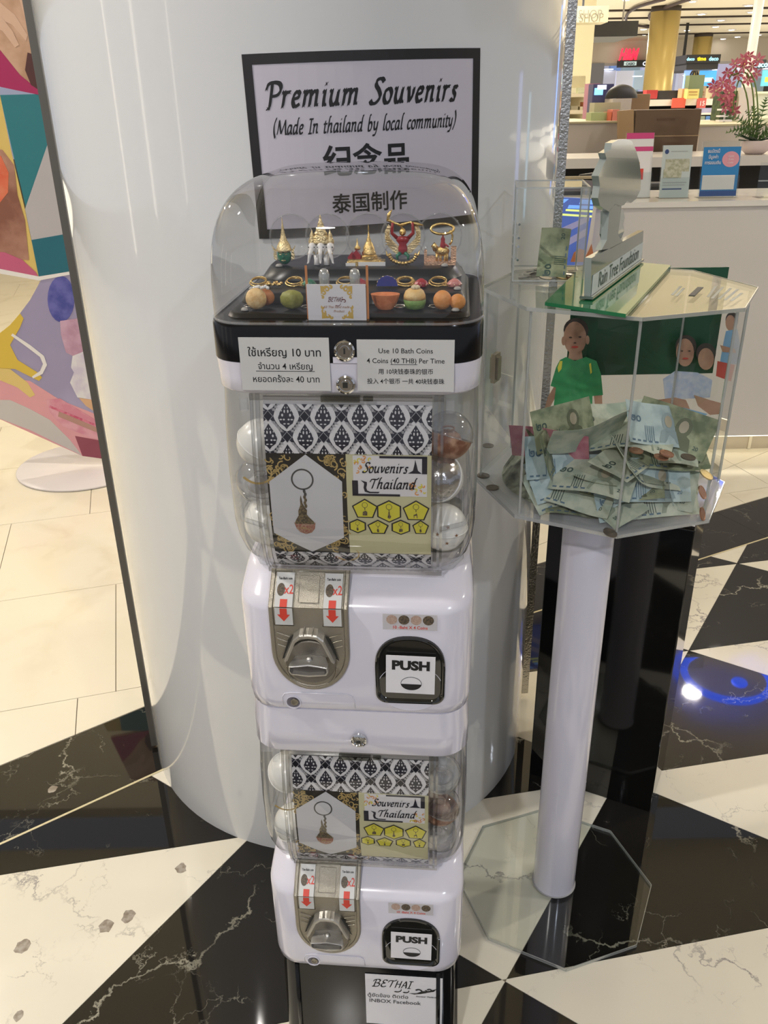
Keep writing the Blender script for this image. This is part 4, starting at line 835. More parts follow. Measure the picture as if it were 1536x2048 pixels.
m_.build('card', [paper, mat('ornament_gold', (.62, .42, .10), .5), mat('dark_red_ink', (.16, .02, .02), .5), mat('brown_ink', (.38, .17, .05), .5)], t)

# ================================================================== DONATION BOX on its post
DX, DY, DR, DROT = .3918, 1.4095, .2232, 3.044
ZB, ZT = 1.032, 1.377
def octa(r, k0=0): return [(DX+r*math.cos(DROT+k*PI/4), DY+r*math.sin(DROT+k*PI/4)) for k in range(8)]
ds = thing('donation_stand', 'white round post on a clear octagonal floor plate carrying the octagonal donation box', 'stand', (0.383, 1.404, 0))
def rel(mb, o): mb.v = [tuple(Vector(p)-o.location) for p in mb.v]; return mb
oc0 = [(.383+.2248*math.cos(2.284-k*PI/4), 1.404+.2248*math.sin(2.284-k*PI/4)) for k in range(8)][::-1]
rel(MB().prism(oc0, .0005, .008), ds).build('floor_plate', clear, ds)
e = MB()
for i in range(8):
    a, b_ = Vector((*oc0[i], 0)), Vector((*oc0[(i+1) % 8], 0)); n_ = (b_-a).normalized(); n_ = Vector((n_.y, -n_.x, 0)); e.hull2([a+Vector((0, 0, .0005)), b_+Vector((0, 0, .0005)), b_+Vector((0, 0, .0085)), a+Vector((0, 0, .0085))], [p+n_*.0012 for p in (a+Vector((0, 0, .0005)), b_+Vector((0, 0, .0005)), b_+Vector((0, 0, .0085)), a+Vector((0, 0, .0085)))])
rel(e, ds).build('plate_edge', acr_edge, ds)
m_ = MB(); m_.lathe([(.0470, .009), (.0478, .014), (.0478, ZB-.008), (.0470, ZB-.0065)], (0, 0, 0), 48); m_.build('post', white_plastic, ds, True, 50)
m_ = MB(); m_.lathe([(.0500, .0082), (.0500, .0095), (.0478, .0098)], n=40); m_.build('post_seal', mat('grey_seal', (.30, .30, .31), .5), ds, True)
db = thing('donation_box', 'clear octagonal donation box full of banknotes and coins, on a white post', 'donation box', (DX, DY, ZB-.006))
oc, oi, ol = octa(DR*1.0), octa(DR*.93), octa(DR*1.0)
rel(MB().prism(oc, ZB-.006, ZB), db).build('bottom_plate', thin_glass('milky_acrylic', (.85, .87, .88), 1.49, .02, 1., .03, ((.7, .72, .75), .35)), db)
ow = octa(DR*.955)
for i in range(8):
    a, b_ = Vector((*ow[i], ZB)), Vector((*ow[(i+1) % 8], ZB)); d_ = (b_-a).normalized(); n_ = Vector((d_.y, -d_.x, 0)); h_ = Vector((0, 0, ZT-ZB-.0055)); a = a+d_*.002; b_ = b_-d_*.002
    rel(MB().add([a, b_, b_+h_, a+h_], [(0, 1, 2, 3)]), db).build('side_panel', clear, db)
    e = MB(); p = Vector((*ow[i], 0)); e.box((p.x-.0018, p.y-.0018, ZB+.0002), (p.x+.0018, p.y+.0018, ZT-.0055)); rel(e, db).build('corner_joint', acr_edge, db)
rel(MB().prism(ol, ZT-.005, ZT), db).build('lid', clear, db)
for zz in (ZB-.0062, ZT-.0052):
    e = MB()
    for i in range(8):
        a, b_ = Vector((*oc[i], zz)), Vector((*oc[(i+1) % 8], zz)); d_ = (b_-a).normalized(); n_ = Vector((d_.y, -d_.x, 0))*.0012; h_ = Vector((0, 0, .0058)); e.hull2([a, b_, b_+h_, a+h_], [q+n_ for q in (a, b_, b_+h_, a+h_)])
    rel(e, db).build('plate_edge', acr_edge, db)
e = MB(); s0, s1 = onz(1383, 592, ZT), onz(1401, 575, ZT); d_ = (s1-s0).normalized(); n_ = Vector((-d_.y, d_.x, 0))*.0045; e.hull2([s0-n_, s1-n_, s1+n_, s0+n_], [q+Vector((0, 0, .0008)) for q in (s0-n_, s1-n_, s1+n_, s0+n_)]); rel(e, db).build('coin_slot', black_matte, db)
# pale label text on the lid (reversed lettering seen as grey lines)
e = MB(); faint = mat('faint_grey_print', (.34, .36, .30), .5)
for i, (x0, y0, x1, y1) in enumerate(((1344, 590, 1362, 572), (1352, 592, 1368, 576), (1416, 594, 1432, 572), (1424, 597, 1446, 574), (1438, 598, 1462, 576), (1450, 600, 1476, 578), (1462, 602, 1484, 586))):
    a, b_ = onz(x0, y0, ZT+.0002), onz(x1, y1, ZT+.0002); d_ = (b_-a).normalized(); n_ = Vector((-d_.y, d_.x, 0))*.0022; e.poly([a-n_, b_-n_, b_+n_, a+n_])
rel(e, db).build('lid_print', faint, db)
# hinge on the left panel
e = MB(); hx_, hy_ = .5*(ow[0][0]+ow[7][0]), .5*(ow[0][1]+ow[7][1])
a, b_ = Vector((*ow[0], 0)), Vector((*ow[7], 0)); d_ = (b_-a).normalized(); n_ = Vector((-d_.y, d_.x, 0)); 
pc_ = onp(992, 735, [ow[0][0], ow[0][1], 0], np.array([n_.x, n_.y, 0])); 
for k, (w_, hh, th_) in enumerate(((.013, .026, .004), (.008, .020, .008))):
    c0 = pc_+(n_ if n_.dot(Vector((DX, DY, 0))-pc_) < 0 else -n_)*.001; M = Matrix.Translation(c0) @ Matrix.Rotation(math.atan2(d_.y, d_.x), 4, 'Z'); e.box((-w_, -th_, -hh), (w_, th_, hh), 0, M)
rel(e, db).build('hinge_latch', mat('aged_brass', (.38, .32, .22), .35, metal=.8), db)
# pictures printed on the back and side panels (flat stickers)
YB = 1.60
green_board = mat('dark_green_sheet', (.012, .075, .035), .35); skin = mat('printed_skin', (.42, .22, .14), .6, noise=(40, (.50, .29, .19), .2)); hair = mat('printed_hair', (.05, .035, .03), .6)
g = [ony(x, y, 1.612) for x, y in ((1140, 632), (1150, 560), (1345, 532), (1456, 535), (1425, 763), (1270, 755), (1135, 740))]
g = [ony(x, y, 1.612) for x, y in ((1150, 625), (1345, 528), (1456, 535), (1425, 763), (1270, 754), (1137, 742))]
x0, x1 = .365, .656
rel(MB().box((x0, 1.6185, 1.165), (x1, 1.6215, 1.370)), db).build('green_back_sheet', green_board, db)
def pict(name, pieces, Y):
    mb = MB(); ms = []
    for k, (m0, px) in enumerate(pieces):
        if m0 not in ms: ms.append(m0)
        pts = [ony(x, y, Y-.0004*k) for x, y in px]
        if sum((pts[i].x*pts[(i+1) % len(pts)].z-pts[(i+1) % len(pts)].x*pts[i].z) for i in range(len(pts))) < 0: pts = pts[::-1]
        mb.hull2([p+Vector((0, .0003, 0)) for p in pts], pts, ms.index(m0))
    return rel(mb, db).build(name, ms, db)
def el(cx, cy, rx, ry, n=18): return [(cx+rx*math.cos(2*PI*i/n), cy+ry*math.sin(2*PI*i/n)) for i in range(n)]
gshirt = mat('printed_green_shirt', (.03, .26, .09), .6, noise=(60, (.05, .34, .12), .2)); blue_shirt = mat('printed_pale_shirt', (.60, .63, .70), .6, noise=(70, (.46, .52, .68), .1)); bluecloth = mat('printed_blue', (.22, .42, .62), .6); redcloth = mat('printed_red', (.55, .07, .05), .6)
pict('boy_picture', [(hair, el(1152, 660, 25, 24)), (skin, el(1150, 676, 23, 33)), (skin, [(1139, 700), (1163, 700), (1166, 720), (1136, 720)]), (skin, el(1127, 682, 4, 9)), (skin, el(1175, 680, 4, 9)),
    (skin, [(1110, 770), (1122, 775), (1108, 800), (1096, 822), (1090, 815), (1095, 795)]), (skin, [(1187, 788), (1204, 785), (1205, 820), (1207, 840), (1197, 846), (1192, 835), (1190, 810)]),
    (gshirt, [(1132, 714), (1150, 722), (1172, 714), (1193, 722), (1202, 748), (1206, 790), (1185, 792), (1184, 842), (1105, 830), (1112, 775), (1101, 772), (1112, 735), (1120, 720)]),
    (yellow_ink, [(1120, 722), (1125, 722), (1123, 738), (1117, 745), (1115, 735)]), (yellow_ink, [(1178, 728), (1182, 726), (1184, 745), (1181, 748)]),
    (hair, el(1141, 675, 3.2, 1.6)), (hair, el(1160, 674, 3.2, 1.6)), (redcloth, el(1150, 694, 7, 2.2)), (hair, el(1150, 686, 3, 1.2))], 1.598)
pict('children_picture', [(hair, el(1372, 692, 21, 22)), (skin, el(1370, 705, 18, 28)), (hair, el(1412, 706, 20, 20)), (skin, el(1412, 718, 16, 22)),
    (blue_shirt, [(1326, 758), (1350, 742), (1395, 745), (1425, 760), (1420, 795), (1330, 800)]), (skin, [(1297, 802), (1350, 795), (1372, 800), (1380, 818), (1366, 832), (1350, 812), (1298, 816)]), (skin, [(1388, 790), (1420, 800), (1442, 806), (1440, 828), (1420, 830), (1396, 812)]),
    (bluecloth, [(1366, 815), (1415, 828), (1400, 838), (1368, 834)]), (hair, el(1364, 702, 2.4, 1.3)), (hair, el(1379, 702, 2.4, 1.3)), (redcloth, el(1371, 717, 6, 1.8))], 1.596)
pict('girl_picture', [(hair, el(1464, 640, 13, 16)), (skin, el(1461, 646, 10, 16)), (bluecloth, [(1452, 662), (1475, 658), (1482, 700), (1478, 730), (1440, 724), (1446, 690)]), (redcloth, [(1435, 722), (1470, 730), (1462, 763), (1432, 752)]), (skin, [(1440, 690), (1470, 698), (1472, 706), (1445, 704)])], 1.585)
# ------------------------------------------------------------------ banknotes and coins
def note_mat(name, base, ink, shade): return mat(name, base, .65, noise=(38, ink, .10))
n_green = note_mat('note_green', (.54, .57, .46), (.36, .42, .34), 0); n_blue = note_mat('note_blue_green', (.48, .58, .58), (.34, .44, .46), 0); n_olive = note_mat('note_olive', (.36, .39, .25), (.16, .20, .12), 0); n_pink = note_mat('note_pink', (.60, .26, .30), (.46, .14, .20), 0)
ink_g = mat('note_ink_dark_green', (.05, .09, .08), .6); ink_b = mat('note_ink_blue', (.10, .17, .24), .6); ink_o = mat('note_ink_orange', (.42, .37, .28), .6); ink_p = mat('note_ink_pink', (.34, .02, .08), .6)
MNOTE = {'g': (n_green, ink_g), 'b': (n_blue, ink_b), 'o': (n_olive, ink_g), 'p': (n_pink, ink_p)}
def banknote(label, x, y, z, rz, tx, ty, kind, bend=.010, W=.134, Hh=.072, fold=0., num='๒๐', side=1, portrait=True, parent=None, nm='banknote', grp='banknotes in the donation box'):
    t = thing(nm, label, 'banknote', (x, y, z), 0, grp); M = Matrix.Rotation(rz, 4, 'Z') @ Matrix.Rotation(ty, 4, 'Y') @ Matrix.Rotation(tx, 4, 'X')
    ph = random.uniform(0, 6)
    def f(a, b, c):
        zz = bend*math.sin(a/W*PI*1.6+ph)+.4*bend*math.sin(b/Hh*3+ph*2)
        if fold and a > 0: zz += a*fold; a = a/math.sqrt(1+fold*fold)
        return tuple(M @ Vector((a, b, zz+c)))
    mb = MB(); sheet(mb, -W/2, -Hh/2, W/2, Hh/2, f, .0, 0, 14, 6, .0004); mb.build('note_sheet', MNOTE[kind][0], t, True, 60)
    pr = MB(); up_ = .0005
    for sd in ((1, -1) if side == 0 else (side,)):
        def g(a, b, c, sd=sd): return f(a*sd, b, (up_+c)*1.0 if sd > 0 else -(.0004+up_+c))
        pr.text(num, .021, -W*.36, .002, g, 0, bold=.02, lift=0)
        pr.text('20' if kind != 'p' else '100', .009, W*.36, -Hh*.32, g, 0, bold=.02)
        for k in range(5): sheet(pr, -W*.22+.004*k, -Hh*.40, -W*.22+.004*k+.0012, -Hh*.05, g, .0002, 0, 1, 1, .0001)
        if portrait:
            cpoly(pr, [(a, b) for a, b in circ(W*.14, .006, .013, 16, ry=.017)], 1, .0001, g, .006); cpoly(pr, [(W*.14-.022, -Hh*.42), (W*.14+.022, -Hh*.42), (W*.14+.016, -.010), (W*.14+.006, -.004), (W*.14-.006, -.004), (W*.14-.016, -.010)], 1, .0001, g, .006)
            cpoly(pr, circ(W*.14, .007, .0075, 12, ry=.0105), 2, .0004, g, .006)
        for k in range(5): sheet(pr, -W*.45+.012*k, -Hh*.44, -W*.45+.012*k+.007, -Hh*.40, g, .0002, 3, 1, 1, .0001)
    vw = [t.location+Vector(p) for p in mb.v]
    if grp == 'banknotes in the donation box':
        for _ in range(3):
            for k in range(8):
                a_ = DROT+(k+.5)*PI/4; n_ = Vector((math.cos(a_), math.sin(a_), 0)); over = max((p+t.location-Vector((x, y, z))-Vector((DX, DY, 0))).dot(n_) for p in vw)-DR*.955*math.cos(PI/8)+.002
                if over > 0: t.location = t.location-n_*over
        lowest = min(p.z for p in vw)
        if lowest < ZB+.001: t.location.z += ZB+.001-lowest
    pr.build('note_print', [MNOTE[kind][1], mat('note_portrait_'+kind, {'g': (.27, .31, .24), 'b': (.28, .36, .38), 'o': (.13, .15, .09), 'p': (.42, .13, .18)}[kind], .6), ink_o if kind != 'p' else n_pink, ink_b], t)
    return t
random.seed(21)
def bp(px, py, z): p = onz(px, py, z); return p.x, p.y, p.z
tow = math.atan2(DY, DX)          # direction away from the camera
# (label, pixel x, pixel y, height, turn, tilt about long axis, tilt about short axis, kind ...)
NOTES = [
 ('pink banknote standing against the left side of the box', 1038, 908, 1.135, 2.70, 1.15, .0, 'p', dict(num='๑๐๐', portrait=False, bend=.003)),
 ('pale green banknote with a portrait, upright near the middle left of the pile', 1168, 880, 1.165, 3.35, .95, .15, 'g', dict(bend=.007)),
 ('blue-green banknote leaning at the front left corner of the box', 1086, 985, 1.095, .18, .95, -.25, 'b', dict(bend=.004)),
 ('pale green banknote tilted at the front left, below the upright portrait note', 1120, 1012, 1.075, -.55, .6, .0, 'g', dict(bend=.008, portrait=False)),
 ('pale green banknote lying across the front middle of the pile', 1188, 968, 1.100, -.50, .55, .0, 'g', dict(bend=.006)),
 ('folded banknote curling down at the front edge of the box', 1215, 1015, 1.078, -1.05, .45, .2, 'g', dict(bend=.012, fold=-.5)),
 ('olive banknote lying right of the front corner', 1276, 1000, 1.085, -.2, .45, .0, 'o', dict(bend=.008)),
 ('pale blue banknote with dark dashes, standing at the front right', 1342, 985, 1.095, .10, 1.0, .05, 'b', dict(bend=.004)),
 ('pale blue banknote pressed flat along the bottom front right', 1296, 1044, 1.050, .22, .85, .0, 'b', dict(bend=.003, portrait=False, Hh=.05)),
 ('pale banknote with a silver strip at the right end of the front edge', 1372, 1030, 1.056, .15, .9, .0, 'g', dict(bend=.004)),
 ('large blue-green banknote leaning against the back right of the box', 1318, 850, 1.175, .42, .9, .3, 'b', dict(bend=.004)),
 ('dark olive banknote standing in the back right corner', 1378, 862, 1.165, -.75, 1.1, .1, 'o', dict(bend=.006)),
 ('olive banknote lying under loose coins at the right of the pile', 1390, 920, 1.130, .05, .45, .0, 'o', dict(bend=.006)),
 ('pale banknote lying flat under the brown coins', 1310, 900, 1.130, -.25, .3, .0, 'g', dict(bend=.006)),
 ('cream banknote folded open behind the pale blue dashed note', 1310, 950, 1.118, .45, .6, .5, 'g', dict(bend=.010)),
 ('white-green banknote corner poking out in the centre of the pile', 1256, 940, 1.120, .9, .35, .2, 'g', dict(bend=.010, portrait=False)),
 ('pale crumpled banknote behind the centre corner joint', 1262, 878, 1.150, -.4, .4, .0, 'g', dict(bend=.012)),
 ('dark banknote upright behind the portrait note', 1128, 850, 1.165, .6, 1.2, .0, 'o', dict(bend=.004)),
 ('dark folded banknotes leaning between the pink and portrait notes', 1092, 905, 1.135, 1.15, 1.2, .0, 'o', dict(bend=.005)),
 ('green banknote lying at the back centre under the green sheet', 1228, 842, 1.150, .2, .9, .0, 'g', dict(bend=.008, portrait=False)),
 ('olive banknote buried in the middle of the pile', 1200, 935, 1.100, 1.2, .2, .0, 'o', dict(bend=.012)),
 ('dark green banknote lying at the very front under the folded one', 1150, 1040, 1.042, -.1, .1, .0, 'o', dict(bend=.004)),
 ('blue-green banknote standing behind the left corner joint', 1060, 940, 1.120, .35, 1.1, .1, 'b', dict(bend=.004)),
 ('pale green banknote leaning low at the left end of the heap', 1050, 1000, 1.075, .5, 1.0, -.2, 'g', dict(bend=.006)),
 ('pale green banknote lying low at the right front, under the dashed one', 1370, 1000, 1.080, -.3, .8, .1, 'g', dict(bend=.006)),
 ('olive banknote leaning on the left back of the heap', 1110, 880, 1.130, .9, 1.0, .1, 'o', dict(bend=.006)),
 ('pale blue banknote curled up against the right panel', 1408, 975, 1.085, 1.2, 1.25, .0, 'b', dict(bend=.004, Hh=.05, portrait=False)),
]
for lb, px, py, z, rz, tx_, ty_, kd, kw in NOTES:
    x, y, z = bp(px, py, z); dx, dy = x-DX, y-DY; L_ = math.hypot(dx, dy); lim = .158
    if L_ > lim: x, y = DX+dx*lim/L_, DY+dy*lim/L_
    banknote(lb, x, y, z, rz, tx_, ty_, kd, **kw)
# heap of crumpled notes at the bottom; dark crevice shade is in its colour
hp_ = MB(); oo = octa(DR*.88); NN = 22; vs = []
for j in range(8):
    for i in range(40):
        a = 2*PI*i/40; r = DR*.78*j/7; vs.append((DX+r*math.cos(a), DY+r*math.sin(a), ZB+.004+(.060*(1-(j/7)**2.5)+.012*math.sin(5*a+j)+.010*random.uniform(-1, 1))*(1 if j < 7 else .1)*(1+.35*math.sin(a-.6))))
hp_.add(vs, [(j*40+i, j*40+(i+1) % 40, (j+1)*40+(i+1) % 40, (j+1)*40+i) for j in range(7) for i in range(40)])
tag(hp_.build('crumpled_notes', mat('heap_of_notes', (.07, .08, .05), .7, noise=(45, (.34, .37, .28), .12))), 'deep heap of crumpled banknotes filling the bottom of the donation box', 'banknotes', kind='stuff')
coin_m = {'s': mat('coin_silver', (.42, .40, .36), .3, metal=.9), 'c': mat('coin_copper', (.42, .22, .14), .35, metal=.8), 'd': mat('coin_dark', (.14, .12, .10), .4, metal=.6), 'g': mat('coin_gold', (.62, .50, .26), .3, metal=.9)}
def coin(label, x, y, z, kind, tilt=0., rz=0., r=.0115, grp='coins in the donation box'):
    t = thing('coin', label, 'coin', (x, y, z), 0, grp); M = Matrix.Rotation(rz, 4, 'Z') @ Matrix.Rotation(tilt, 4, 'X')
    m_ = MB(); m_.lathe([(0, 0), (r*.84, 0), (r*.88, -.0003), (r, -.0003), (r, .0018), (r*.88, .0018), (r*.84, .0014), (0, .0014)], n=22, M=M); m_.build('disc', coin_m[kind], t, True, 40)
    m_ = MB(); m_.lathe([(0, .0014), (r*.35, .0016), (r*.42, .0014)], n=10, M=M); m_.build('relief', coin_m[kind], t); return t
for lb, px, py, z, k, ti in (('dark coin lying on the bottom plate at the left corner', 985, 976, ZB+.001, 'd', 0), ('dark coin further back on the left bottom plate', 967, 952, ZB+.001, 'd', 0), ('dark coin behind the pink banknote on the bottom plate', 976, 892, ZB+.001, 'd', 0),
      ('brown coin at the left of the loose coins on the pile', 1272, 902, 1.150, 'c', .1), ('brown coin on top of another in the middle of the pile', 1333, 908, 1.155, 'c', .2), ('brown coin under the middle one', 1322, 915, 1.150, 'c', .1), ('dark coin right of the brown coins', 1376, 915, 1.150, 'd', .1),
      ('golden coin shining at the right edge of the pile', 1412, 950, 1.120, 'g', .5), ('copper coin standing in the right bottom corner', 1404, 1028, ZB+.014, 'c', 1.2), ('dark coin half hidden at the front bottom edge', 1220, 1066, ZB+.002, 'd', .3), ('copper coin behind the pale blue note at the right', 1404, 985, 1.090, 'c', 1.0)):
    x, y, z = bp(px, py, z); coin(lb, x, y, z, k, ti, 1.0)
# ------------------------------------------------------------------ things standing on the lid
gp = thing('green_acrylic_base', 'glossy green acrylic plate on the donation box lid, under the tree-shaped sign', 'plate', (0, 0, ZT))
c4 = [onz(x, y, ZT+.006) for x, y in ((1090, 604), (1252, 628), (1342, 530), (1180, 516))]
m_ = MB(); m_.prism([(p.x, p.y) for p in c4], .0006, .006); m_.build('plate', mat('green_acrylic', (.02, .15, .06), .05, spec=.4), gp)
m_ = MB(); m_.prism([(c4[0].x+(c4[i].x-c4[0].x)*.5+.02*(i in (1, 2)), c4[0].y+(c4[i].y-c4[0].y)*.92+.005) for i in range(4)], .0062, .0105); 
sp0 = onz(1180, 598, ZT+.008); sp1 = onz(1286, 519, ZT+.008); sd = (sp1-sp0); sd.z = 0; SL = sd.length; sd.normalize(); sn = Vector((sd.y, -sd.x, 0))
def spx(x, y): return onp(x, y, [sp0.x, sp0.y, 0], np.array([sn.x, sn.y, 0]))
sg = thing('tree_sign', 'tree-shaped clear grey acrylic sign reading Rain Tree Foundation, standing on the donation box lid', 'sign', (0, 0, 0))
grey_acr = mat('grey_green_acrylic', (.13, .165, .145), .12, coat=.25); acr_shine = mat('acrylic_cut_edge', (.34, .38, .36), .12, coat=.5)
def slab(px, name, m0, th, ms=None, off=0.):
    f = [spx(*p)+sn*off for p in px]
    a = sum((f[i]-sp0).dot(sd)*f[(i+1) % len(f)].z-(f[(i+1) % len(f)]-sp0).dot(sd)*f[i].z for i in range(len(f)))
    if a < 0: f = f[::-1]
    n = len(f); b_ = [p-sn*th for p in f]; m_ = MB(); m_.add(f, [tuple(range(n))], 0); m_.add(b_, [tuple(range(n))[::-1]], 0); m_.add(f+b_, [(i, n+i, n+(i+1) % n, (i+1) % n) for i in range(n)], 1)
    return m_.build(name, [m0, ms or acr_shine], sg)
zb_ = ZT+.0085
base_px = [(1172, 520), (1286, 460), (1286, 521), (1176, 600)]
f0 = [spx(*p) for p in base_px]; 
slab([(1183, 516), (1287, 461), (1284, 516), (1181, 597)], 'sign_board', grey_acr, .010)
slab([(1203, 500), (1214, 480), (1219, 420), (1232, 408), (1243, 412), (1240, 440), (1236, 470), (1246, 484), (1222, 497)], 'trunk', grey_acr, .010)
crown = [(1207, 330), (1213, 318), (1210, 306), (1222, 298), (1224, 286), (1236, 280), (1252, 278), (1264, 282), (1272, 300), (1279, 325), (1282, 352), (1281, 380), (1272, 398), (1262, 406), (1254, 402), (1248, 410), (1236, 414), (1230, 408), (1219, 424), (1212, 420), (1200, 412), (1196, 396), (1200, 372), (1197, 352)]
slab(crown, 'crown', grey_acr, .010)
slab([(1239, 420), (1246, 414), (1252, 418), (1262, 416), (1270, 420), (1273, 436), (1270, 450), (1272, 462), (1266, 478), (1256, 484), (1240, 488), (1236, 470), (1238, 450)], 'small_crown', acr_shine, .010, off=-.020)
lb_ = MB(); bx0, bx1 = spx(1184, 520), spx(1284, 468); 
def sgf(x, z, c): return sp0+sd*x+sn*(.0008+c)+Vector((0, 0, ZT+.0085-sp0.z+z))
SW = (spx(1284, 500)-sp0).dot(sd)
vs_ = [sgf(.004, .004, 0), sgf(SW, .004, 0), sgf(SW, .034, 0), sgf(.004, .034, 0)]; lb_.hull2([p-sn*.0005 for p in vs_], vs_, 0)
lb_.text('Rain Tree Foundation', .0335, SW/2+.002, .0095, sgf, 1, lift=.0006, sx=SW/.0335/11.0); lb_.build('name_label', [mat('pale_label', (.55, .60, .60), .4), mat('green_black_ink', (.03, .07, .05), .5)], sg)
fo = MB(); vs_ = [sgf(-.003, -.0005, -.016), sgf(SW+.004, -.0005, -.016), sgf(SW+.004, -.0005, .004), sgf(-.003, -.0005, .004)]; fo.hull2(vs_, [p+Vector((0, 0, .004)) for p in vs_]); fo.build('sign_foot', grey_acr, sg)
# clear coin box
cb = thing('coin_box', 'small clear cubic coin box with steel hinge pins, behind the tree-shaped sign', 'box', (0, 0, 0))
q0 = onz(1025, 563, ZT+.001); q1 = onz(1165, 564, ZT+.001); BX = (q1-q0).length; bd = (q1-q0).normalized(); bn = Vector((-bd.y, bd.x, 0)); BH = .150; BD = .15
def bxp(a, b_, c): return q0+bd*(a*BX)+bn*(b_*BD)+Vector((0, 0, c))
def qd(pts, name, m0, par, th=None): m_ = MB(); m_.add(pts, [(0, 1, 2, 3)]); return m_.build(name, m0, par)
for nm, pts in (('front_panel', [bxp(0, 0, 0), bxp(1, 0, 0), bxp(1, 0, BH), bxp(0, 0, BH)]), ('back_panel', [bxp(0, 1, 0), bxp(1, 1, 0), bxp(1, 1, BH), bxp(0, 1, BH)]), ('left_panel', [bxp(0, 0, 0), bxp(0, 1, 0), bxp(0, 1, BH), bxp(0, 0, BH)]), ('right_panel', [bxp(1, 0, 0), bxp(1, 1, 0), bxp(1, 1, BH), bxp(1, 0, BH)]), ('top_panel', [bxp(0, 0, BH), bxp(1, 0, BH), bxp(1, 1, BH), bxp(0, 1, BH)]), ('base_panel', [bxp(0, 0, .001), bxp(1, 0, .001), bxp(1, 1, .001), bxp(0, 1, .001)])): qd(pts, nm, clear, cb)
cs = [(0, 0), (1, 0), (1, 1), (0, 1)]
for i in range(4):
    m_ = MB(); m_.tube([bxp(*cs[i], .001), bxp(*cs[i], BH)], .0018, 4); m_.build('corner_edge', acr_edge, cb)
    for h_ in (.0015, BH): m_ = MB(); m_.tube([bxp(*cs[i], h_), bxp(*cs[(i+1) % 4], h_)], .0016, 4); m_.build('panel_edge', acr_edge, cb)
for h_ in (.092, .070, .056, .034):
    m_ = MB(); m_.tube([bxp(-.01, .30, h_), bxp(.06, .06, h_)], .0022, 6); m_.build('hinge_pin', chrome, cb)
for h0, h1 in ((.070, .092), (.034, .056)): m_ = MB(); m_.tube([bxp(.03, .18, h0), bxp(.03, .18, h1)], .0040, 8); m_.build('hinge_barrel', clear_faint, cb)
bp_ = bxp(.58, .25, .032)
banknote('folded dark green banknote curling up inside the small coin box', bp_.x, bp_.y, bp_.z+.008, 1.25, .15, -1.15, 'o', bend=.012, W=.085, Hh=.050, portrait=False, grp='banknotes in the coin box')
random.seed(5)
for i, (a, b_, h_, lb) in enumerate(((.18, .2, .002, 'grey coin lying at the left front inside the coin box'), (.26, .45, .002, 'grey coin lying at the left back inside the coin box'), (.34, .25, .004, 'grey coin leaning on others at the left of the coin box'), (.42, .55, .005, 'grey coin behind the curled banknote in the coin box'), (.30, .35, .008, 'topmost coin of the left heap in the coin box'),
    (.72, .2, .002, 'golden coin at the front right inside the coin box'), (.82, .3, .004, 'silver coin at the right inside the coin box'), (.88, .18, .002, 'brown coin in the front right corner of the coin box'), (.75, .5, .003, 'silver coin at the back right of the coin box'), (.90, .55, .002, 'grey coin in the back right corner of the coin box'), (.65, .35, .004, 'golden coin just right of the curled banknote'), (.48, .15, .002, 'grey coin in front of the curled banknote'))):
    p = bxp(a, b_, h_); coin(lb, p.x, p.y, p.z, 'sssdsgscsdgs'[i], random.uniform(0, .25), random.uniform(0, 6), .011, 'coins in the coin box')
# ------------------------------------------------------------------ black glossy plinth behind the post
a, b_ = Vector((.385, 1.765, 0)), Vector((.672, 1.618, 0)); pd_ = (b_-a).normalized(); pn_ = Vector((-pd_.y, pd_.x, 0)); pl_ = thing('black_plinth', 'tall glossy black plinth standing behind the donation box post', 'plinth', (a+b_)/2, math.atan2(pd_.y, pd_.x)); hw = (b_-a).length/2
MB().box((-hw, 0, .0), (hw, .22, .815)).build('cabinet', mat('black_mirror', (.004, .004, .004), .06, coat=.3), pl_, bevel=.003)
MB().box((-hw*.985, .004, .8155), (hw*.985, .216, .822)).build('top_cap', black_gloss, pl_)

# ================================================================== LEFT: advertising standee
AY = 4.05
def flat(px, Y, th=.02): 
    f = [ony(x, y, Y) for x, y in px]; a = sum(f[i].x*f[(i+1) % len(f)].z-f[(i+1) % len(f)].x*f[i].z for i in range(len(f)))
    return (f if a > 0 else f[::-1])
def fslab(px, Y, th, name, m0, par, slope=None):
    f = flat(px, Y); m_ = MB(); m_.hull2([p+Vector((0, th, 0)) for p in f], f); return m_.build(name, m0, par)
ad = thing('advertising_standee', 'faceted cardboard standee printed with ice cream and macaron pictures on a round white foot', 'standee', (0, 0, 0))
teal = mat('teal_card', (.02, .17, .21), .5); teal2 = mat('deep_teal_card', (.01, .12, .17), .5); mauve = mat('mauve_card', (.30, .27, .42), .5, noise=(1.5, (.36, .33, .50), .1)); pinkc = mat('pink_card', (.62, .28, .33), .5, noise=(1.2, (.70, .36, .38), .2)); yel = mat('mustard_card', (.62, .44, .06), .5); magenta = mat('magenta_card', (.34, .015, .10), .5); whitec = mat('white_card', (.72, .70, .70), .5)
m_ = MB(); m_.lathe([(.0, 0.001), (.33, .001), (.335, .004), (.335, .010), (.33, .013), (0, .013)], (onz(165, 930, 0).x+.02, AY, 0), 56, sy=1.0); m_.build('round_foot', mat('pinkish_white_foot', (.70, .66, .68), .35), ad, True, 40)
def P_(px, k, name, m0): return fslab(px, AY-.02-.0015*k, .0012 if k else .02, name, m0, ad)
P_([(-40, -30), (62, -30), (80, 188), (40, 182), (-40, 165)], 0, 'upper_facet', mat('hand_picture', (.42, .25, .16), .5, noise=(9, (.56, .36, .26), .12)))
P_([(-40, 60), (0, 100), (40, 150), (80, 182), (80, 190), (30, 180), (-40, 165)], 1, 'magenta_corner', magenta)
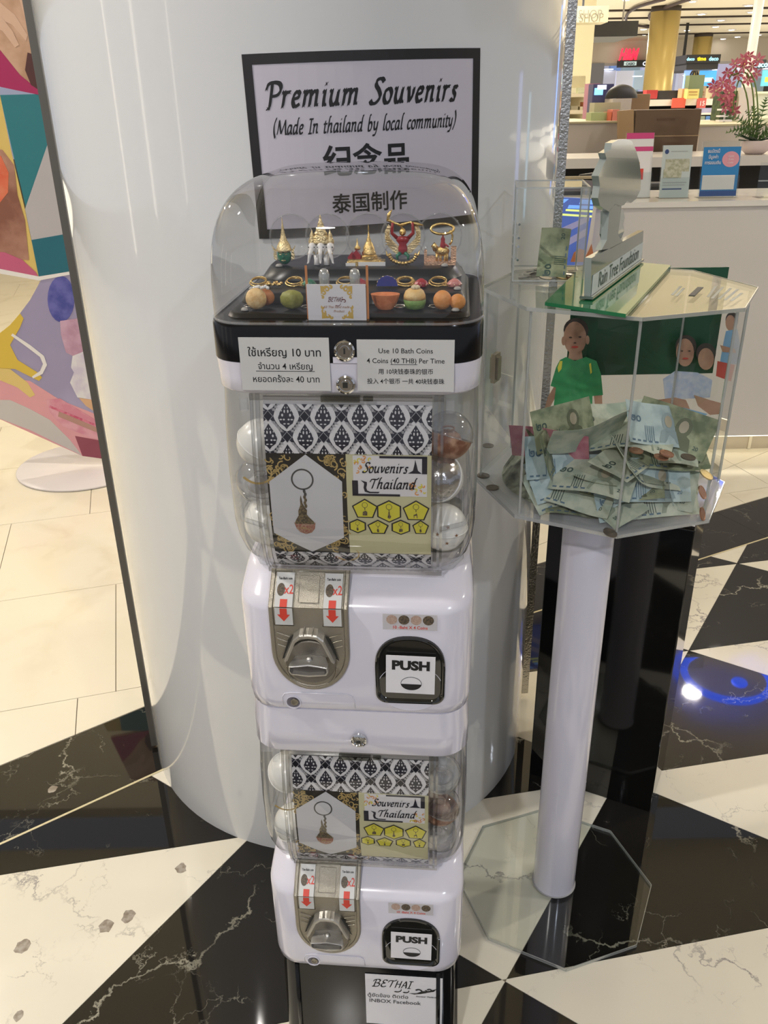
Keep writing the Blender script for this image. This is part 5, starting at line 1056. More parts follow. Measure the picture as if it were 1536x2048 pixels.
for k, px in enumerate(([(-40, -10), (0, 5), (30, 30), (55, 70), (52, 82), (25, 50), (-40, 20)], [(-40, 18), (0, 30), (25, 62), (38, 90), (30, 95), (5, 62), (-40, 40)], [(30, -30), (62, -30), (66, 60), (58, 70), (45, 20)])):
    P_(px, 1+k*.3, 'finger_print', mat('finger_tone', (.60, .40, .30), .5))
P_([(55, 105), (70, 110), (78, 180), (62, 170), (50, 140)], 1.2, 'dark_print', mat('dark_maroon_print', (.07, .02, .02), .5))
P_([(0, 190), (81, 188), (146, 545), (78, 556), (55, 430), (22, 290)], 0, 'teal_facet', teal)
P_([(97, 283), (131, 468), (63, 480), (50, 418)], 1, 'white_triangle', mat('pale_card', (.42, .40, .43), .5))
P_([(63, 480), (131, 468), (146, 545), (78, 556)], 1.4, 'lower_teal', teal2)
P_([(-40, 190), (0, 190), (22, 300), (50, 420), (78, 556), (-40, 533)], 0.1, 'drink_facet', mat('yellow_card', (.62, .46, .14), .5))
P_([(-40, 290), (5, 300), (28, 330), (35, 390), (50, 440), (58, 520), (-40, 515)], 1.2, 'drink_picture', mat('drink_picture_brown', (.22, .09, .06), .4, noise=(5, (.52, .30, .22), .15)))
P_([(-40, 305), (2, 312), (17, 345), (16, 385), (0, 405), (-40, 400)], 1.8, 'fruit_print', mat('fruit_print_red', (.60, .09, .04), .4, noise=(12, (.66, .22, .12), .2)))
P_([(-40, 500), (10, 505), (45, 520), (72, 545), (78, 556), (-40, 533)], 2.2, 'magenta_band', mat('rose_card', (.48, .10, .20), .5))
P_([(-40, 530), (78, 553), (146, 542), (147, 548), (78, 561), (-40, 540)], 2.4, 'white_edge', whitec)
P_([(82, 560), (147, 548), (225, 900), (165, 912), (-30, 820), (-30, 720), (60, 600)], 0.2, 'mauve_facet', mauve)
P_([(-30, 750), (60, 762), (120, 800), (195, 830), (210, 918), (165, 912), (-30, 825)], 1, 'pink_facet', pinkc)
P_([(-30, 800), (20, 800), (60, 818), (100, 840), (140, 880), (164, 911), (60, 860), (-30, 826)], 1.4, 'white_corner', mat('pale_grey_card', (.52, .49, .48), .5))
P_([(-30, 690), (20, 650), (40, 627), (47, 637), (40, 655), (20, 690), (35, 720), (75, 745), (84, 755), (78, 762), (30, 738), (-30, 735)], 1.6, 'mustard_swirl', yel)
P_([(-30, 735), (20, 738), (55, 765), (70, 790), (60, 795), (35, 775), (-30, 748)], 1.7, 'mustard_drop', mat('light_mustard', (.66, .50, .18), .5))
P_([(25, 667), (60, 690), (88, 712), (94, 730), (85, 748), (66, 757), (64, 753), (80, 742), (86, 728), (80, 714), (55, 695), (22, 671)], 2.0, 'white_loop', whitec)
P_(el(122, 598, 27, 46, 22)[:], 1.6, 'blue_scoop', mat('blue_ice_cream', (.05, .06, .28), .6, noise=(22, (.12, .12, .40), .15)))
P_([(120, 642), (160, 636), (170, 700), (150, 714), (132, 705), (122, 670)], 1.8, 'pink_scoop', mat('pink_ice_cream', (.42, .24, .34), .6, noise=(20, (.52, .34, .46), .15)))
P_([(145, 712), (175, 700), (190, 800), (155, 795), (140, 765), (148, 745), (142, 735)], 2.0, 'white_scoop', mat('white_ice_cream', (.66, .65, .68), .6, noise=(16, (.55, .50, .62), .1)))
P_([(158, 796), (190, 800), (192, 825), (172, 812)], 2.2, 'cone_print', mat('waffle_print', (.62, .38, .22), .6))
P_([(92, 800), (120, 797), (200, 845), (204, 880), (180, 875), (125, 852), (100, 825)], 1.8, 'macaron_print', mat('macaron_pink', (.58, .22, .30), .5, noise=(14, (.66, .34, .40), .1)))
P_([(118, 822), (200, 858), (201, 868), (116, 833)], 2.2, 'macaron_filling', mat('macaron_filling', (.42, .24, .20), .6))
P_([(100, 811), (200, 852), (200, 856), (98, 815)], 2.4, 'macaron_rim', mat('macaron_rim', (.50, .08, .16), .6, noise=(60, (.62, .2, .28), .1)))
P_([(150, 872), (205, 882), (209, 918), (165, 912)], 1.7, 'maroon_patch', mat('maroon_card', (.26, .06, .09), .5))

# ================================================================== RIGHT: reception counter and what stands on it
def hexa(px0, py0, px1, py1, Y, dep):
    p, q, r_ = ony(px0, (py0+py1)/2, Y), ony(px1, (py0+py1)/2, Y), None
    zt, zb = ony((px0+px1)/2, py0, Y).z, ony((px0+px1)/2, py1, Y).z
    return (p.x, Y, zb), (q.x, Y+dep, zt)
def bx(px0, py0, px1, py1, Y, dep, name, label, cat, m0, group=None, zb=None, bevel=0.):
    a, b_ = hexa(px0, py0, px1, py1, Y, dep)
    if zb is not None: a = (a[0], a[1], zb)
    c = Vector(((a[0]+b_[0])/2, a[1], a[2])); m_ = MB().box(Vector(a)-c, Vector(b_)-c); o = m_.build(name, m0, None, bevel=bevel); o.location = c
    return tag(o, label, cat, group)
def child_box(par, px0, py0, px1, py1, Y, dep, name, m0):
    a, b_ = hexa(px0, py0, px1, py1, Y, dep); c = par.location; return MB().box(Vector(a)-c, Vector(b_)-c).build(name, m0, par)
KY = 4.03
ct = thing('reception_counter', 'long white reception counter with a lit recessed base at the right', 'counter', (1.6, KY, 0))
cx0 = ony(1080, 600, KY).x-1.6; ctw = mat('counter_white', (.66, .63, .60), .3, coat=.2)
MB().box((cx0, 0, .112), (3.2, .55, 1.222)).build('front_body', ctw, ct)
MB().box((cx0-.01, -.012, 1.2225), (3.2, .56, 1.247)).build('counter_top', mat('counter_top_white', (.78, .75, .70), .15, coat=.5), ct)
MB().box((cx0+.05, .10, .0), (3.2, .45, .1115)).build('toe_kick', mat('toe_kick_metal', (.55, .50, .42), .25, metal=.5), ct)
strip = mat('warm_light_strip', (1, .90, .66), .5, emit=2.6); MB().box((cx0+.05, .02, .100), (3.2, .06, .1115)).build('light_strip', strip, ct)
for i in range(26): MB().box((cx0+.08+.135*i, .092, .002), (cx0+.095+.135*i, .0995, .108)).build('toe_kick_rib', mat('rib_light', (.75, .70, .58), .2, metal=.3), ct)
CT = 1.2475
# lit screen leaning in front of the counter
scr = thing('digital_screen', 'blue lit digital screen in front of the reception counter, seen through the small coin box', 'screen', (0, 0, 0))
sbl = mat('screen_blue', (.07, .12, .42), .3, emit=.55); scy = mat('screen_yellow', (.75, .85, .25), .3, emit=.8); scc = mat('screen_cyan', (.18, .40, .95), .3, emit=.8)
def sp_(px, k, name, m0): f = flat(px, 3.97-.001*k); m_ = MB(); m_.hull2([p+Vector((0, .0008 if k else .02, 0)) for p in f], f); return m_.build(name, m0, scr)
sp_([(1113, 394), (1192, 398), (1170, 532), (1111, 530)], 0, 'panel', sbl)
sp_([(1116, 414), (1124, 414), (1122, 420), (1115, 420)], 1, 'yellow_line', scy); sp_([(1132, 418), (1187, 421), (1186, 425), (1131, 422)], 1, 'yellow_line', scy); sp_([(1124, 427), (1185, 431), (1184, 435), (1122, 431)], 1, 'yellow_line', scy)
sp_([(1118, 398), (1138, 398), (1128, 406), (1117, 405)], 1, 'cyan_patch', scc); sp_([(1162, 399), (1190, 400), (1187, 409), (1158, 408)], 1, 'cyan_patch', scc); sp_([(1138, 410), (1186, 412), (1186, 418), (1135, 417)], 1, 'cyan_patch', scc)
sp_([(1115, 460), (1180, 430), (1178, 442), (1115, 474)], 1.2, 'pale_band', mat('screen_mauve', (.30, .28, .48), .3, emit=.4)); sp_([(1114, 490), (1176, 455), (1174, 470), (1113, 505)], 1.2, 'pale_band', MATS['screen_mauve'])
sp_([(1189, 398), (1195, 398), (1178, 532), (1168, 532)], 1.5, 'white_frame', ctw)
fw = thing('orange_flower_display', 'orange paper flower shape at the foot of the lit screen', 'decoration', (0, 0, 0))
for k, px in enumerate(([(1141, 524), (1148, 505), (1160, 497), (1166, 524)], [(1160, 524), (1158, 497), (1168, 500), (1172, 524)], [(1166, 524), (1178, 500), (1183, 488), (1190, 524)])):
    f = flat(px, 3.93-.004*k); MB().hull2([p+Vector((0, .003, 0)) for p in f], f).build('petal', mat('orange_petal', (.48, .17, .07), .5), fw)
# brochure stands on the counter
def stand_on_counter(px0, py0, px1, Y, lean, name, label, pieces, mats, cat='leaflet stand'):
    a, b_ = ony(px0, py0, Y), ony(px1, py0, Y); t = thing(name, label, cat, ((a.x+b_.x)/2, Y, CT)); hw = (b_.x-a.x)/2; h = a.z-CT
    f = lambda x, z, c: (x, lean*z-c, z)
    m_ = MB(); m_.hull2([f(-hw, .002, -.004), f(hw, .002, -.004), f(hw, h, -.004), f(-hw, h, -.004)], [f(-hw, .002, -.001), f(hw, .002, -.001), f(hw, h, -.001), f(-hw, h, -.001)]); m_.build('back_plate', clear, t)
    m_ = MB(); m_.box((-hw, -.02, .0003), (hw, .05, .0022)); m_.build('foot', clear, t)
    m_ = MB()
    for mi, pts, k in pieces:
        pp = [((x*2-1)*hw*.97, y*h*.985+.003) for x, y in pts]; cpoly(m_, pp, mi, .0008*k, f, .05)
    m_.build('leaflet', mats, t)
    m_ = MB(); m_.hull2([f(-hw, .002, .006), f(hw, .002, .006), f(hw, h*.4, .006), f(-hw, h*.4, .006)], [f(-hw, .002, .008), f(hw, .002, .008), f(hw, h*.4, .008), f(-hw, h*.4, .008)]); m_.build('front_pocket', clear, t); return t, hw, h, f
sq = lambda x0, y0, x1, y1: [(x0, y0), (x1, y0), (x1, y1), (x0, y1)]
pink_ink = mat('pink_ink', (.58, .05, .20), .5); pale_blue = mat('pale_leaflet', (.50, .56, .56), .5); navy = mat('navy_ink', (.03, .06, .18), .5); blue_l = mat('leaflet_blue', (.02, .20, .48), .5)
stand_on_counter(1257, 266, 1314, 4.20, .12, 'leaflet_holder', 'white and pink leaflet in a clear holder, behind the tree-shaped sign', [(0, sq(0, 0, 1, 1), 1), (1, sq(0, .91, 1, 1), 2), (1, sq(0, .72, 1, .79), 2), (2, sq(.3, .30, .55, .55), 2), (3, sq(.5, .28, .7, .45), 3)], [whitec, pink_ink, mat('leaflet_gold', (.6, .42, .15), .5), red_ink])
stand_on_counter(1329, 291, 1390, 4.16, .10, 'leaflet_holder', 'pale green and white leaflet with two small pictures, between the pink and the blue leaflets', [(0, sq(0, 0, 1, 1), 1), (1, sq(.12, .50, .95, .74), 2), (1, sq(.08, .38, .70, .55), 3), (2, circ(.14, .88, .07, 14, ry=.045), 2), (3, sq(.28, .875, .85, .89), 2), (3, sq(.08, .28, .9, .30), 2), (3, sq(.08, .235, .85, .25), 2), (2, sq(.08, .155, .75, .18), 2)], [pale_blue, mat('leaflet_picture', (.34, .35, .24), .5, noise=(60, (.5, .5, .4), .1)), navy, mat('grey_ink', (.35, .38, .38), .5)])
t, hw, h, f = stand_on_counter(1410, 283, 1491, 4.14, .10, 'leaflet_holder', 'blue leaflet with a pink speech bubble in a clear holder, rightmost on the counter', [(0, sq(.02, .02, .98, .90), 1), (1, sq(.06, .14, .90, .40), 2), (2, circ(.74, .68, .22, 22, ry=.14), 2), (3, sq(.02, .02, .98, .12), 2)], [blue_l, whitec, mat('bubble_pink', (.66, .30, .36), .5), mat('deep_blue', (.01, .06, .26), .5)])
m_ = MB()
for i, y in enumerate((.80, .70, .60)): m_.text(('ธนบัตรนี้', 'มีมูลค่า', 'การออมเงิน')[i], .020, -hw*.42, y*h, f, 0, bold=.01, lift=.0035, sx=.8)
for i in range(3): m_.text('มั่นคง', .011, hw*.46, (.72-.055*i)*h, f, 0, lift=.0035)
m_.build('leaflet_lettering', paper, t)
t = thing('clear_display_stand', 'empty clear plastic stand at the far right end of the counter', 'stand', (ony(1524, 395, 4.12).x, 4.12, CT)); m_ = MB(); m_.box((-.03, 0, .001), (.12, .003, .15)); m_.build('plate', clear, t); m_ = MB(); m_.box((-.03, -.03, .0003), (.12, .05, .001)); m_.build('foot', clear, t)
m_ = MB(); m_.box((-.03, -.001, .07), (.12, -.0002, .075)); m_.build('cross_lip', acr_edge, t)
# inner desk, laptop, chair arm
dk = thing('inner_desk', 'white desk with a dark underside behind the reception counter', 'desk', (1.9, 5.4, 0)); z1_, z0_ = ony(1400, 313, 5.4).z, ony(1400, 333, 5.4).z
MB().box((-1.0, 0, z0_), (2.2, .60, z1_)).build('desk_top', ctw, dk); MB().box((-1.0, .3, 0), (2.2, .55, z0_-.002)).build('dark_panel', black_matte, dk)
lt_ = thing('open_laptop', 'open black laptop seen edge-on behind the counter, left of the tree-shaped sign', 'laptop', (ony(1160, 395, 4.45).x, 4.45, CT-.02))
m_ = MB(); m_.box((-.16, -.05, .0206), (.14, .10, .034)); m_.build('keyboard_base', black_matte, lt_); m_ = MB(); q_ = (ony(1140, 355, 4.5).z-CT+.02); m_.hull2([(-.18, .0, .035), (.14, .0, .035), (.14, .03, q_-.02), (-.18, .03, q_)], [(-.18, .008, .035), (.14, .008, .035), (.14, .038, q_-.02), (-.18, .038, q_)]); m_.build('lid', mat('screen_edge', (.14, .13, .16), .4), lt_)
m_ = MB(); m_.box((-.18, .028, q_-.006), (.14, .042, q_+.006)); m_.build('lid_edge', mat('laptop_gold_edge', (.5, .40, .24), .3, metal=.6), lt_)
oc_ = thing('office_chair', 'black office chair with curved arm behind the counter', 'chair', (ony(1200, 350, 4.72).x, 5.15, 0)); m_ = MB(); m_.tube([(-.03, 0, .80), (-.03, 0, 1.20), (.0, 0, 1.27), (.10, 0, 1.28)], .022, 10); m_.build('arm', black_matte, oc_, True)
m_ = MB(); m_.box((.05, -.05, .55), (.50, .06, 1.24)); m_.build('backrest', black_matte, oc_, bevel=.02); m_ = MB(); m_.box((.0, -.33, .45), (.50, .02, .53)); m_.build('seat', black_matte, oc_, bevel=.02); m_ = MB(); m_.tube([(.25, -.14, .44), (.25, -.14, .08)], .03, 8); m_.build('post', black_matte, oc_, True)
for k in range(5): m_ = MB(); a = 2*PI*k/5; m_.tube([(.25, -.14, .07), (.25+.22*math.cos(a), -.14+.22*math.sin(a), .03)], [.025, .018], 6); m_.build('base_arm', black_matte, oc_)
# ------------------------------------------------------------------ flower arrangement
FY = 4.62
fp = thing('orchid_pot', 'pink orchid and fern arrangement in a pale pot on the inner desk', 'plant', (ony(1505, 330, 5.55).x, 5.55, z1_))
def fl_(x, y, dy=0): p = ony(x, y, 5.55+dy); return p-fp.location
m_ = MB(); r0 = (ony(1536, 300, 5.55).x-ony(1478, 300, 5.55).x)/2; hpot = ony(1505, 283, 5.55).z-z1_+.006
m_.lathe([(r0*.6, .002), (r0*.9, hpot*.3), (r0*1.02, hpot*.75), (r0*.95, hpot), (r0*.85, hpot*.95), (0, hpot*.9)], n=28); m_.build('pot', mat('pale_pink_pot', (.62, .52, .50), .5), fp, True, 60)
stem_m = mat('stem_green', (.16, .24, .05), .5); petal_m = mat('orchid_pink', (.58, .12, .18), .5, noise=(30, (.68, .22, .28), .1), sub=.0); leaf_m = mat('fern_green', (.05, .12, .025), .5, noise=(20, (.12, .20, .06), .1))
random.seed(11)
for pth in ([(1505, 285), (1508, 220), (1503, 170), (1490, 145), (1465, 150)], [(1510, 285), (1516, 230), (1508, 160), (1480, 130), (1455, 165), (1450, 200)], [(1500, 288), (1495, 200), (1480, 160), (1470, 190), (1465, 225)]):
    m_ = MB(); m_.tube([fl_(x, y, random.uniform(-.05, .05)) for x, y in crv(pth, 4)], .0045, 6); m_.build('stem', stem_m, fp, True)
for (x, y) in ((1488, 118), (1470, 128), (1505, 132), (1455, 145), (1475, 150), (1512, 148), (1445, 165), (1460, 172), (1432, 182), (1495, 160), (1455, 192), (1447, 198), (1462, 205), (1450, 215), (1468, 222), (1458, 186), (1486, 134), (1428, 170), (1516, 120), (1498, 112)):
    c = fl_(x, y, random.uniform(-.10, .08)); m_ = MB(); n_ = Vector((random.uniform(-.6, .4), -1, random.uniform(-.5, .5))).normalized(); u = n_.orthogonal().normalized(); v_ = n_.cross(u); a0 = random.uniform(0, 6); R_ = random.uniform(.036, .048)
    for k in range(6):
        a = a0+k*PI/3; d_ = u*math.cos(a)+v_*math.sin(a); s_ = n_.cross(d_)
        m_.add([c, c+d_*R_*.5+s_*R_*.24+n_*.004, c+d_*R_+n_*.010, c+d_*R_*.5-s_*R_*.24+n_*.004, c+d_*R_*.5-n_*.004], [(0, 1, 2, 4), (0, 4, 2, 3)])
    m_.ball(c+n_*.006, .0065, 1, 6, 4); m_.build('bloom', [petal_m, mat('bloom_centre', (.66, .50, .30), .5)], fp, True)
for i in range(17):
    a = random.uniform(0, 2*PI); L_ = random.uniform(.10, .24); up_ = random.uniform(.2, 1.3); c = Vector((0, 0, hpot*.9)); tip = c+Vector((math.cos(a)*L_, math.sin(a)*L_*.7-.03, L_*up_*.6)); m_ = MB()
    if i == 0: tip = fl_(1532, 198, 0)
    if i == 1: tip = fl_(1505, 215, 0)
    if i == 2: tip = fl_(1455, 265, 0)
    pts = [c.lerp(tip, t_)+Vector((0, 0, .04*math.sin(PI*t_))) for t_ in [j/9 for j in range(10)]]; m_.tube(pts, .0018, 4)
    d_ = (tip-c).normalized(); s_ = d_.cross(Vector((0, -1, .3))).normalized()
    for j in range(1, 10):
        for sg_ in (-1, 1):
            p = pts[j]; w_ = .034*math.sin(PI*(j+1)/11); m_.add([p-d_*.006, p+s_*sg_*w_+d_*.012, p+d_*.007], [(0, 1, 2)])
    m_.build('fern_leaf', leaf_m, fp)
for i in range(7):
    a = random.uniform(PI*.7, PI*2.2); m_ = MB(); L_ = random.uniform(.09, .15); c = Vector((0, 0, hpot*.92)); d_ = Vector((math.cos(a), math.sin(a)*.6, random.uniform(.0, .5))).normalized(); s_ = d_.cross(Vector((0, 0, 1))).normalized(); m_.loft([[c+d_*L_*t_-s_*w_, c+d_*L_*t_+Vector((0, 0, -.006)), c+d_*L_*t_+s_*w_, c+d_*L_*t_+Vector((0, 0, .002))] for t_, w_ in ((0, .006), (.3, .020), (.6, .022), (.85, .012), (1, .001))]); m_.build('broad_leaf', mat('broad_leaf_green', (.02, .05, .02), .4), fp, True)

# ================================================================== FAR HALL (all at real distances)
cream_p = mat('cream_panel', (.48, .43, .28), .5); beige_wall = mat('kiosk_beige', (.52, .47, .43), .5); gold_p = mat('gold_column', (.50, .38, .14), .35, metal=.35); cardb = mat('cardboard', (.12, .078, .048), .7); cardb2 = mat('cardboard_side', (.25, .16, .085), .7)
# cosmetics kiosk behind
for px, lb in (((1118, 247, 1237, 330), 'pale kiosk counter left of the big cardboard box'), ((1396, 252, 1545, 330), 'pale kiosk counter right of the big cardboard box')):
    k = bx(*px, 6.6, 1.5, 'kiosk_counter', lb, 'counter', beige_wall, 'pale kiosk counters', zb=0.)
    child_box(k, px[0], px[1]-4, px[2]+1, px[1]-.3, 6.58, 1.52, 'top_ledge', cream_p)
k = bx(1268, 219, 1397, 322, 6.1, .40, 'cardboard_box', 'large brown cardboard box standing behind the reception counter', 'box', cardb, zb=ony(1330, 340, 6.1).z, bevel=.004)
child_box(k, 1314, 237, 1350, 241, 6.096, .003, 'hand_hole', mat('hand_hole_dark', (.10, .06, .04), .8)); child_box(k, 1268, 271, 1397, 273, 6.0975, .002, 'lid_seam', mat('tape_tan', (.34, .24, .14), .5))
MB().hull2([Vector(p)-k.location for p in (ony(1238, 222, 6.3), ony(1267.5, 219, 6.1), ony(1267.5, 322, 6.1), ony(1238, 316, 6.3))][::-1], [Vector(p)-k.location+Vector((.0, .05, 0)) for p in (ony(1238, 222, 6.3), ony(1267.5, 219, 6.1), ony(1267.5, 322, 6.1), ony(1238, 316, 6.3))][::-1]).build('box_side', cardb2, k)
pb = bx(1240, 341, 1400, 346, 6.05, .52, 'box_table', 'low dark table carrying the large cardboard box', 'table', black_matte); pb.location.z = ony(1330, 340, 6.1).z-.001-(ony(1330, 341, 6.1).z-ony(1330, 346, 6.1).z)
MB().box((-.42, .03, -pb.location.z+.001), (.42, .48, -.001)).build('table_body', black_matte, pb)
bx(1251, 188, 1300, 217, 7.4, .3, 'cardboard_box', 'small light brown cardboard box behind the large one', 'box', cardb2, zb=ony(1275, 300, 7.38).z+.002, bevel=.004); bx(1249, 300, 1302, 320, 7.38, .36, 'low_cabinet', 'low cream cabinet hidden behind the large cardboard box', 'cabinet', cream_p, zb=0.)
# shelf unit at the left
sh_ = thing('product_shelf', 'cream product shelf unit beside the column, with white shelf boards', 'shelf', (ony(1155, 200, 8.2).x, 8.2, 0)); X = ony(1182, 200, 8.2).x-sh_.location.x; zz = lambda y, Y=8.2: ony(1155, y, Y).z
MB().box((-X*1.4, .28, 0), (X, .34, zz(150))).build('back_panel', cream_p, sh_)
for y0, y1 in ((187, 194), (220, 228), (240, 246)): MB().box((-X*1.4, 0, zz(y1)), (X, .27, zz(y0))).build('shelf_board', mat('shelf_cream', (.75, .70, .52), .4), sh_)
for s in (-1.4, .93): MB().box((s*X, .0, 0), (s*X+.03, .275, zz(248))).build('side_panel', cream_p, sh_)
prods = [((1128, 172, 1136, 187), (.75, .72, .62)), ((1140, 176, 1152, 187), (.62, .60, .45)), ((1156, 175, 1176, 187), (.50, .52, .36)), ((1166, 196, 1175, 206), (.50, .16, .08)), ((1142, 212, 1156, 220), (.40, .38, .26)), ((1130, 212, 1138, 220), (.7, .66, .5)), ((1160, 213, 1176, 220), (.66, .6, .42))]
pl_names = ['white box at the left of the top shelf of the cream unit', 'pale box second on the top shelf of the cream unit', 'olive box at the right of the top shelf of the cream unit', 'small orange box on the side of the cream shelf unit', 'low grey tray on the middle board of the cream unit', 'cream jar at the left of the middle board', 'pale pack at the right of the middle board']
for (p, c), lb in zip(prods, pl_names): 
    if 'orange' in lb: p = (1166, 204, 1175, 220)
    bx(*p, 8.26, .12, 'product_box', lb, 'product box', mat('prod_%d_%d_%d' % tuple(int(v*100) for v in c), c, .5), 'products on the cream shelf unit')
# counter displays on the left kiosk
KT = [((1186, 168, 1227, 192), (.06, .06, .16), 'dark blue lit display box on the kiosk', 7.4), ((1188, 205, 1240, 243), (.46, .44, .30), 'pale product tray on the left kiosk counter', 6.9), ((1182, 225, 1216, 243), (.42, .50, .26), 'green and white product pack on the left kiosk counter', 6.75), ((1217, 224, 1223, 241), (.70, .18, .10), 'narrow red pack on the left kiosk counter', 6.7), ((1225, 219, 1238, 240), (.72, .25, .20), 'pink and red box at the end of the left kiosk counter', 6.7), ((1178, 167, 1200, 186), (.45, .20, .30), 'pink bag on the kiosk behind the cream shelf', 7.6)]
for p, c, lb, Y in KT:
    o = bx(*p, Y, .16, 'display_box' if 'display' in lb else 'product_pack', lb, 'product', mat('kp_%d_%d' % (p[0], p[1]), c, .5), zb=ony(1178, 247, 6.6).z+.001)
    if 'lit' in lb: child_box(o, 1189, 176, 1206, 190, Y-.004, .003, 'lit_panel', mat('lit_cyan', (.2, .55, 1.0), .4, emit=1.6)); child_box(o, 1195, 170, 1213, 179, Y-.004, .003, 'lit_panel', mat('lit_white', (.8, .85, 1.0), .4, emit=1.2))
bx(1224, 197, 1262, 235, 7.15, .3, 'storage_box', 'pale box under the black cloth cap', 'box', beige_wall, zb=ony(1178, 247, 6.6).z+.001); m_ = MB(); c = ony(1243, 187, 7.3); c.z = ony(1243, 197, 7.15).z+.002; m_.ball(c, .085, 0, 18, 8, (1.5, .8, 1.15), t0=.5, t1=1.); m_.lathe([(0, 0), (.125, 0), (.125, .004), (0, .004)], tuple(c), 18, sy=.6); tag(m_.build('cloth_cap', black_matte, None, True), 'black cloth cap lying on the kiosk left of the small cardboard box', 'cap')
# gondola on the right
GY = 8.6
g = thing('product_gondola', 'white product gondola behind the large cardboard box, with red and yellow price cards', 'shelf', (ony(1360, 210, GY).x, GY, 0)); gz = lambda y: ony(1380, y, GY).z; gx = lambda x: ony(x, 205, GY).x-g.location.x
for y0, y1 in ((198, 211), (226, 230), (240, 243)): MB().box((gx(1288), 0, gz(y1)), (gx(1434), .4, gz(y0))).build('shelf_board', mat('gondola_white', (.80, .76, .66), .4), g)
MB().box((gx(1288), .41, 0), (gx(1436), .46, gz(180))).build('back_panel', black_matte, g); MB().box((gx(1434.5), -.02, 0), (gx(1440), .46, gz(176))).build('end_panel', cream_p, g)
MB().box((gx(1288), .0, 0), (gx(1434), .40, gz(252))).build('base_cabinet', cream_p, g)
for (p, c, nm) in (((1344, 196, 1371, 216), (.75, .13, .08), 'red_price_card'), ((1394, 196, 1412, 216), (.62, .12, .10), 'sale_card')): child_box(g, *p, GY-.03, .01, nm, mat(nm, c, .5))
def far_text(par, body, px, py, hpx, Y, m0, bold=.02, shear=0., sx=1., name='lettering'):
    p = ony(px, py, Y); s = (ony(px, py-hpx, Y)-p).z; m_ = MB(); loc = par.location if par else Vector((0, 0, 0)); m_.text(body, s, 0, 0, lambda a, b, c: (p.x+a-loc.x, Y-c-loc.y, p.z+b-loc.z), 0, bold=bold, shear=shear, sx=sx, lift=.004); return m_.build(name, m0, par)
far_text(g, '15', 1403, 211, 13, GY-.032, whitec)
for p, c, lb, Y, zb_px in (((1378, 150, 1408, 184), (.17, .22, .12), 'dark green shopping bag standing on the gondola', 8.65, 198), ((1375, 178, 1398, 196), (.72, .62, .20), 'yellow price sign in front of the green bag', 8.5, 198), ((1399, 172, 1412, 192), (.50, .36, .26), 'brown and cream parcel right of the yellow price sign', 8.7, 198), ((1293, 180, 1315, 198), (.45, .04, .04), 'red box on the gondola left of the black ones', 8.7, 198), ((1316, 181, 1360, 198), (.03, .03, .03), 'black boxes on the gondola between the red box and the yellow sign', 8.75, 198), ((1364, 177, 1374, 197), (.62, .36, .20), 'orange and white round tin on the gondola', 8.6, 198),
                   ((1398, 216, 1432, 226), (.55, .55, .78), 'blue and white packs on the second board of the gondola', 8.62, 226), ((1400, 232, 1410, 240), (.35, .42, .30), 'green pack on the lowest board of the gondola', 8.62, 240), ((1412, 232, 1420, 240), (.15, .35, .75), 'small blue pack on the lowest board of the gondola', 8.62, 240)):
    zb_ = ony(p[0], zb_px, GY).z; o = bx(*p, Y, .12, 'shopping_bag' if 'bag' in lb else 'price_sign' if 'sign' in lb else 'product_box', lb, 'bag' if 'bag' in lb else 'sign' if 'sign' in lb else 'product', mat('gd_%d_%d' % (p[0], p[1]), c, .5), zb=zb_+.001)
    if 'bag' in lb: m_ = MB(); m_.tube([(-.04, .02, ony(1393, 150, Y).z-zb_), (-.03, .02, ony(1393, 143, Y).z-zb_), (.0, .02, ony(1393, 142, Y).z-zb_), (.01, .02, ony(1393, 150, Y).z-zb_)], .008, 6); m_.build('handle', black_matte, o, True)
    if 'price sign' in lb: child_box(o, p[0]+3, 183, p[2]-3, 185, Y-.004, .003, 'printed_line', mat('sign_brown', (.4, .2, .06), .5)); child_box(o, p[0]+3, 189, p[2]-3, 190, Y-.004, .003, 'printed_line', mat('sign_brown', (.4, .2, .06), .5))
# pedestal shelves with plants at the right edge
wp = bx(1476, 175, 1506, 250, 7.55, .4, 'white_pedestal', 'pale square pedestal behind the pink orchids', 'pedestal', mat('pedestal_pale', (.56, .50, .44), .5), zb=ony(1500, 252, 6.6).z+.02)
lm = thing('tiered_stand', 'small tiered white display stand left of the pedestal, behind the orchids', 'stand', (ony(1450, 250, 7.2).x, 7.2, ony(1450, 262, 7.2).z)); 
for y in (221, 234, 243): z_ = ony(1450, y, 7.2).z-lm.location.z; MB().box((-.05, 0, z_), (.05, .08, z_+.012)).build('tier', whitec, lm)
MB().box((-.006, .03, 0), (.006, .04, ony(1450, 221, 7.2).z-lm.location.z)).build('post', whitec, lm)
dp = bx(1441, 182, 1475, 252, 7.6, .2, 'dark_green_backdrop', 'dark green artificial hedge panel behind the tiered stand', 'hedge', mat('hedge_dark', (.02, .035, .015), .8, noise=(25, (.06, .09, .03), .1)), zb=ony(1500, 252, 6.6).z+.02)
rp_ = bx(1508, 185, 1548, 250, 8.4, .5, 'glass_shelf_unit', 'pale glass-topped shelf unit at the right edge, behind the fern', 'shelf', mat('pale_green_unit', (.50, .52, .42), .4), zb=0.)
child_box(rp_, 1508, 183, 1548, 187, 8.38, .5, 'top_board', mat('shelf_cream', (.75, .70, .52), .4)); child_box(rp_, 1508, 232, 1548, 236, 8.36, .3, 'shelf_board', MATS['shelf_cream'])
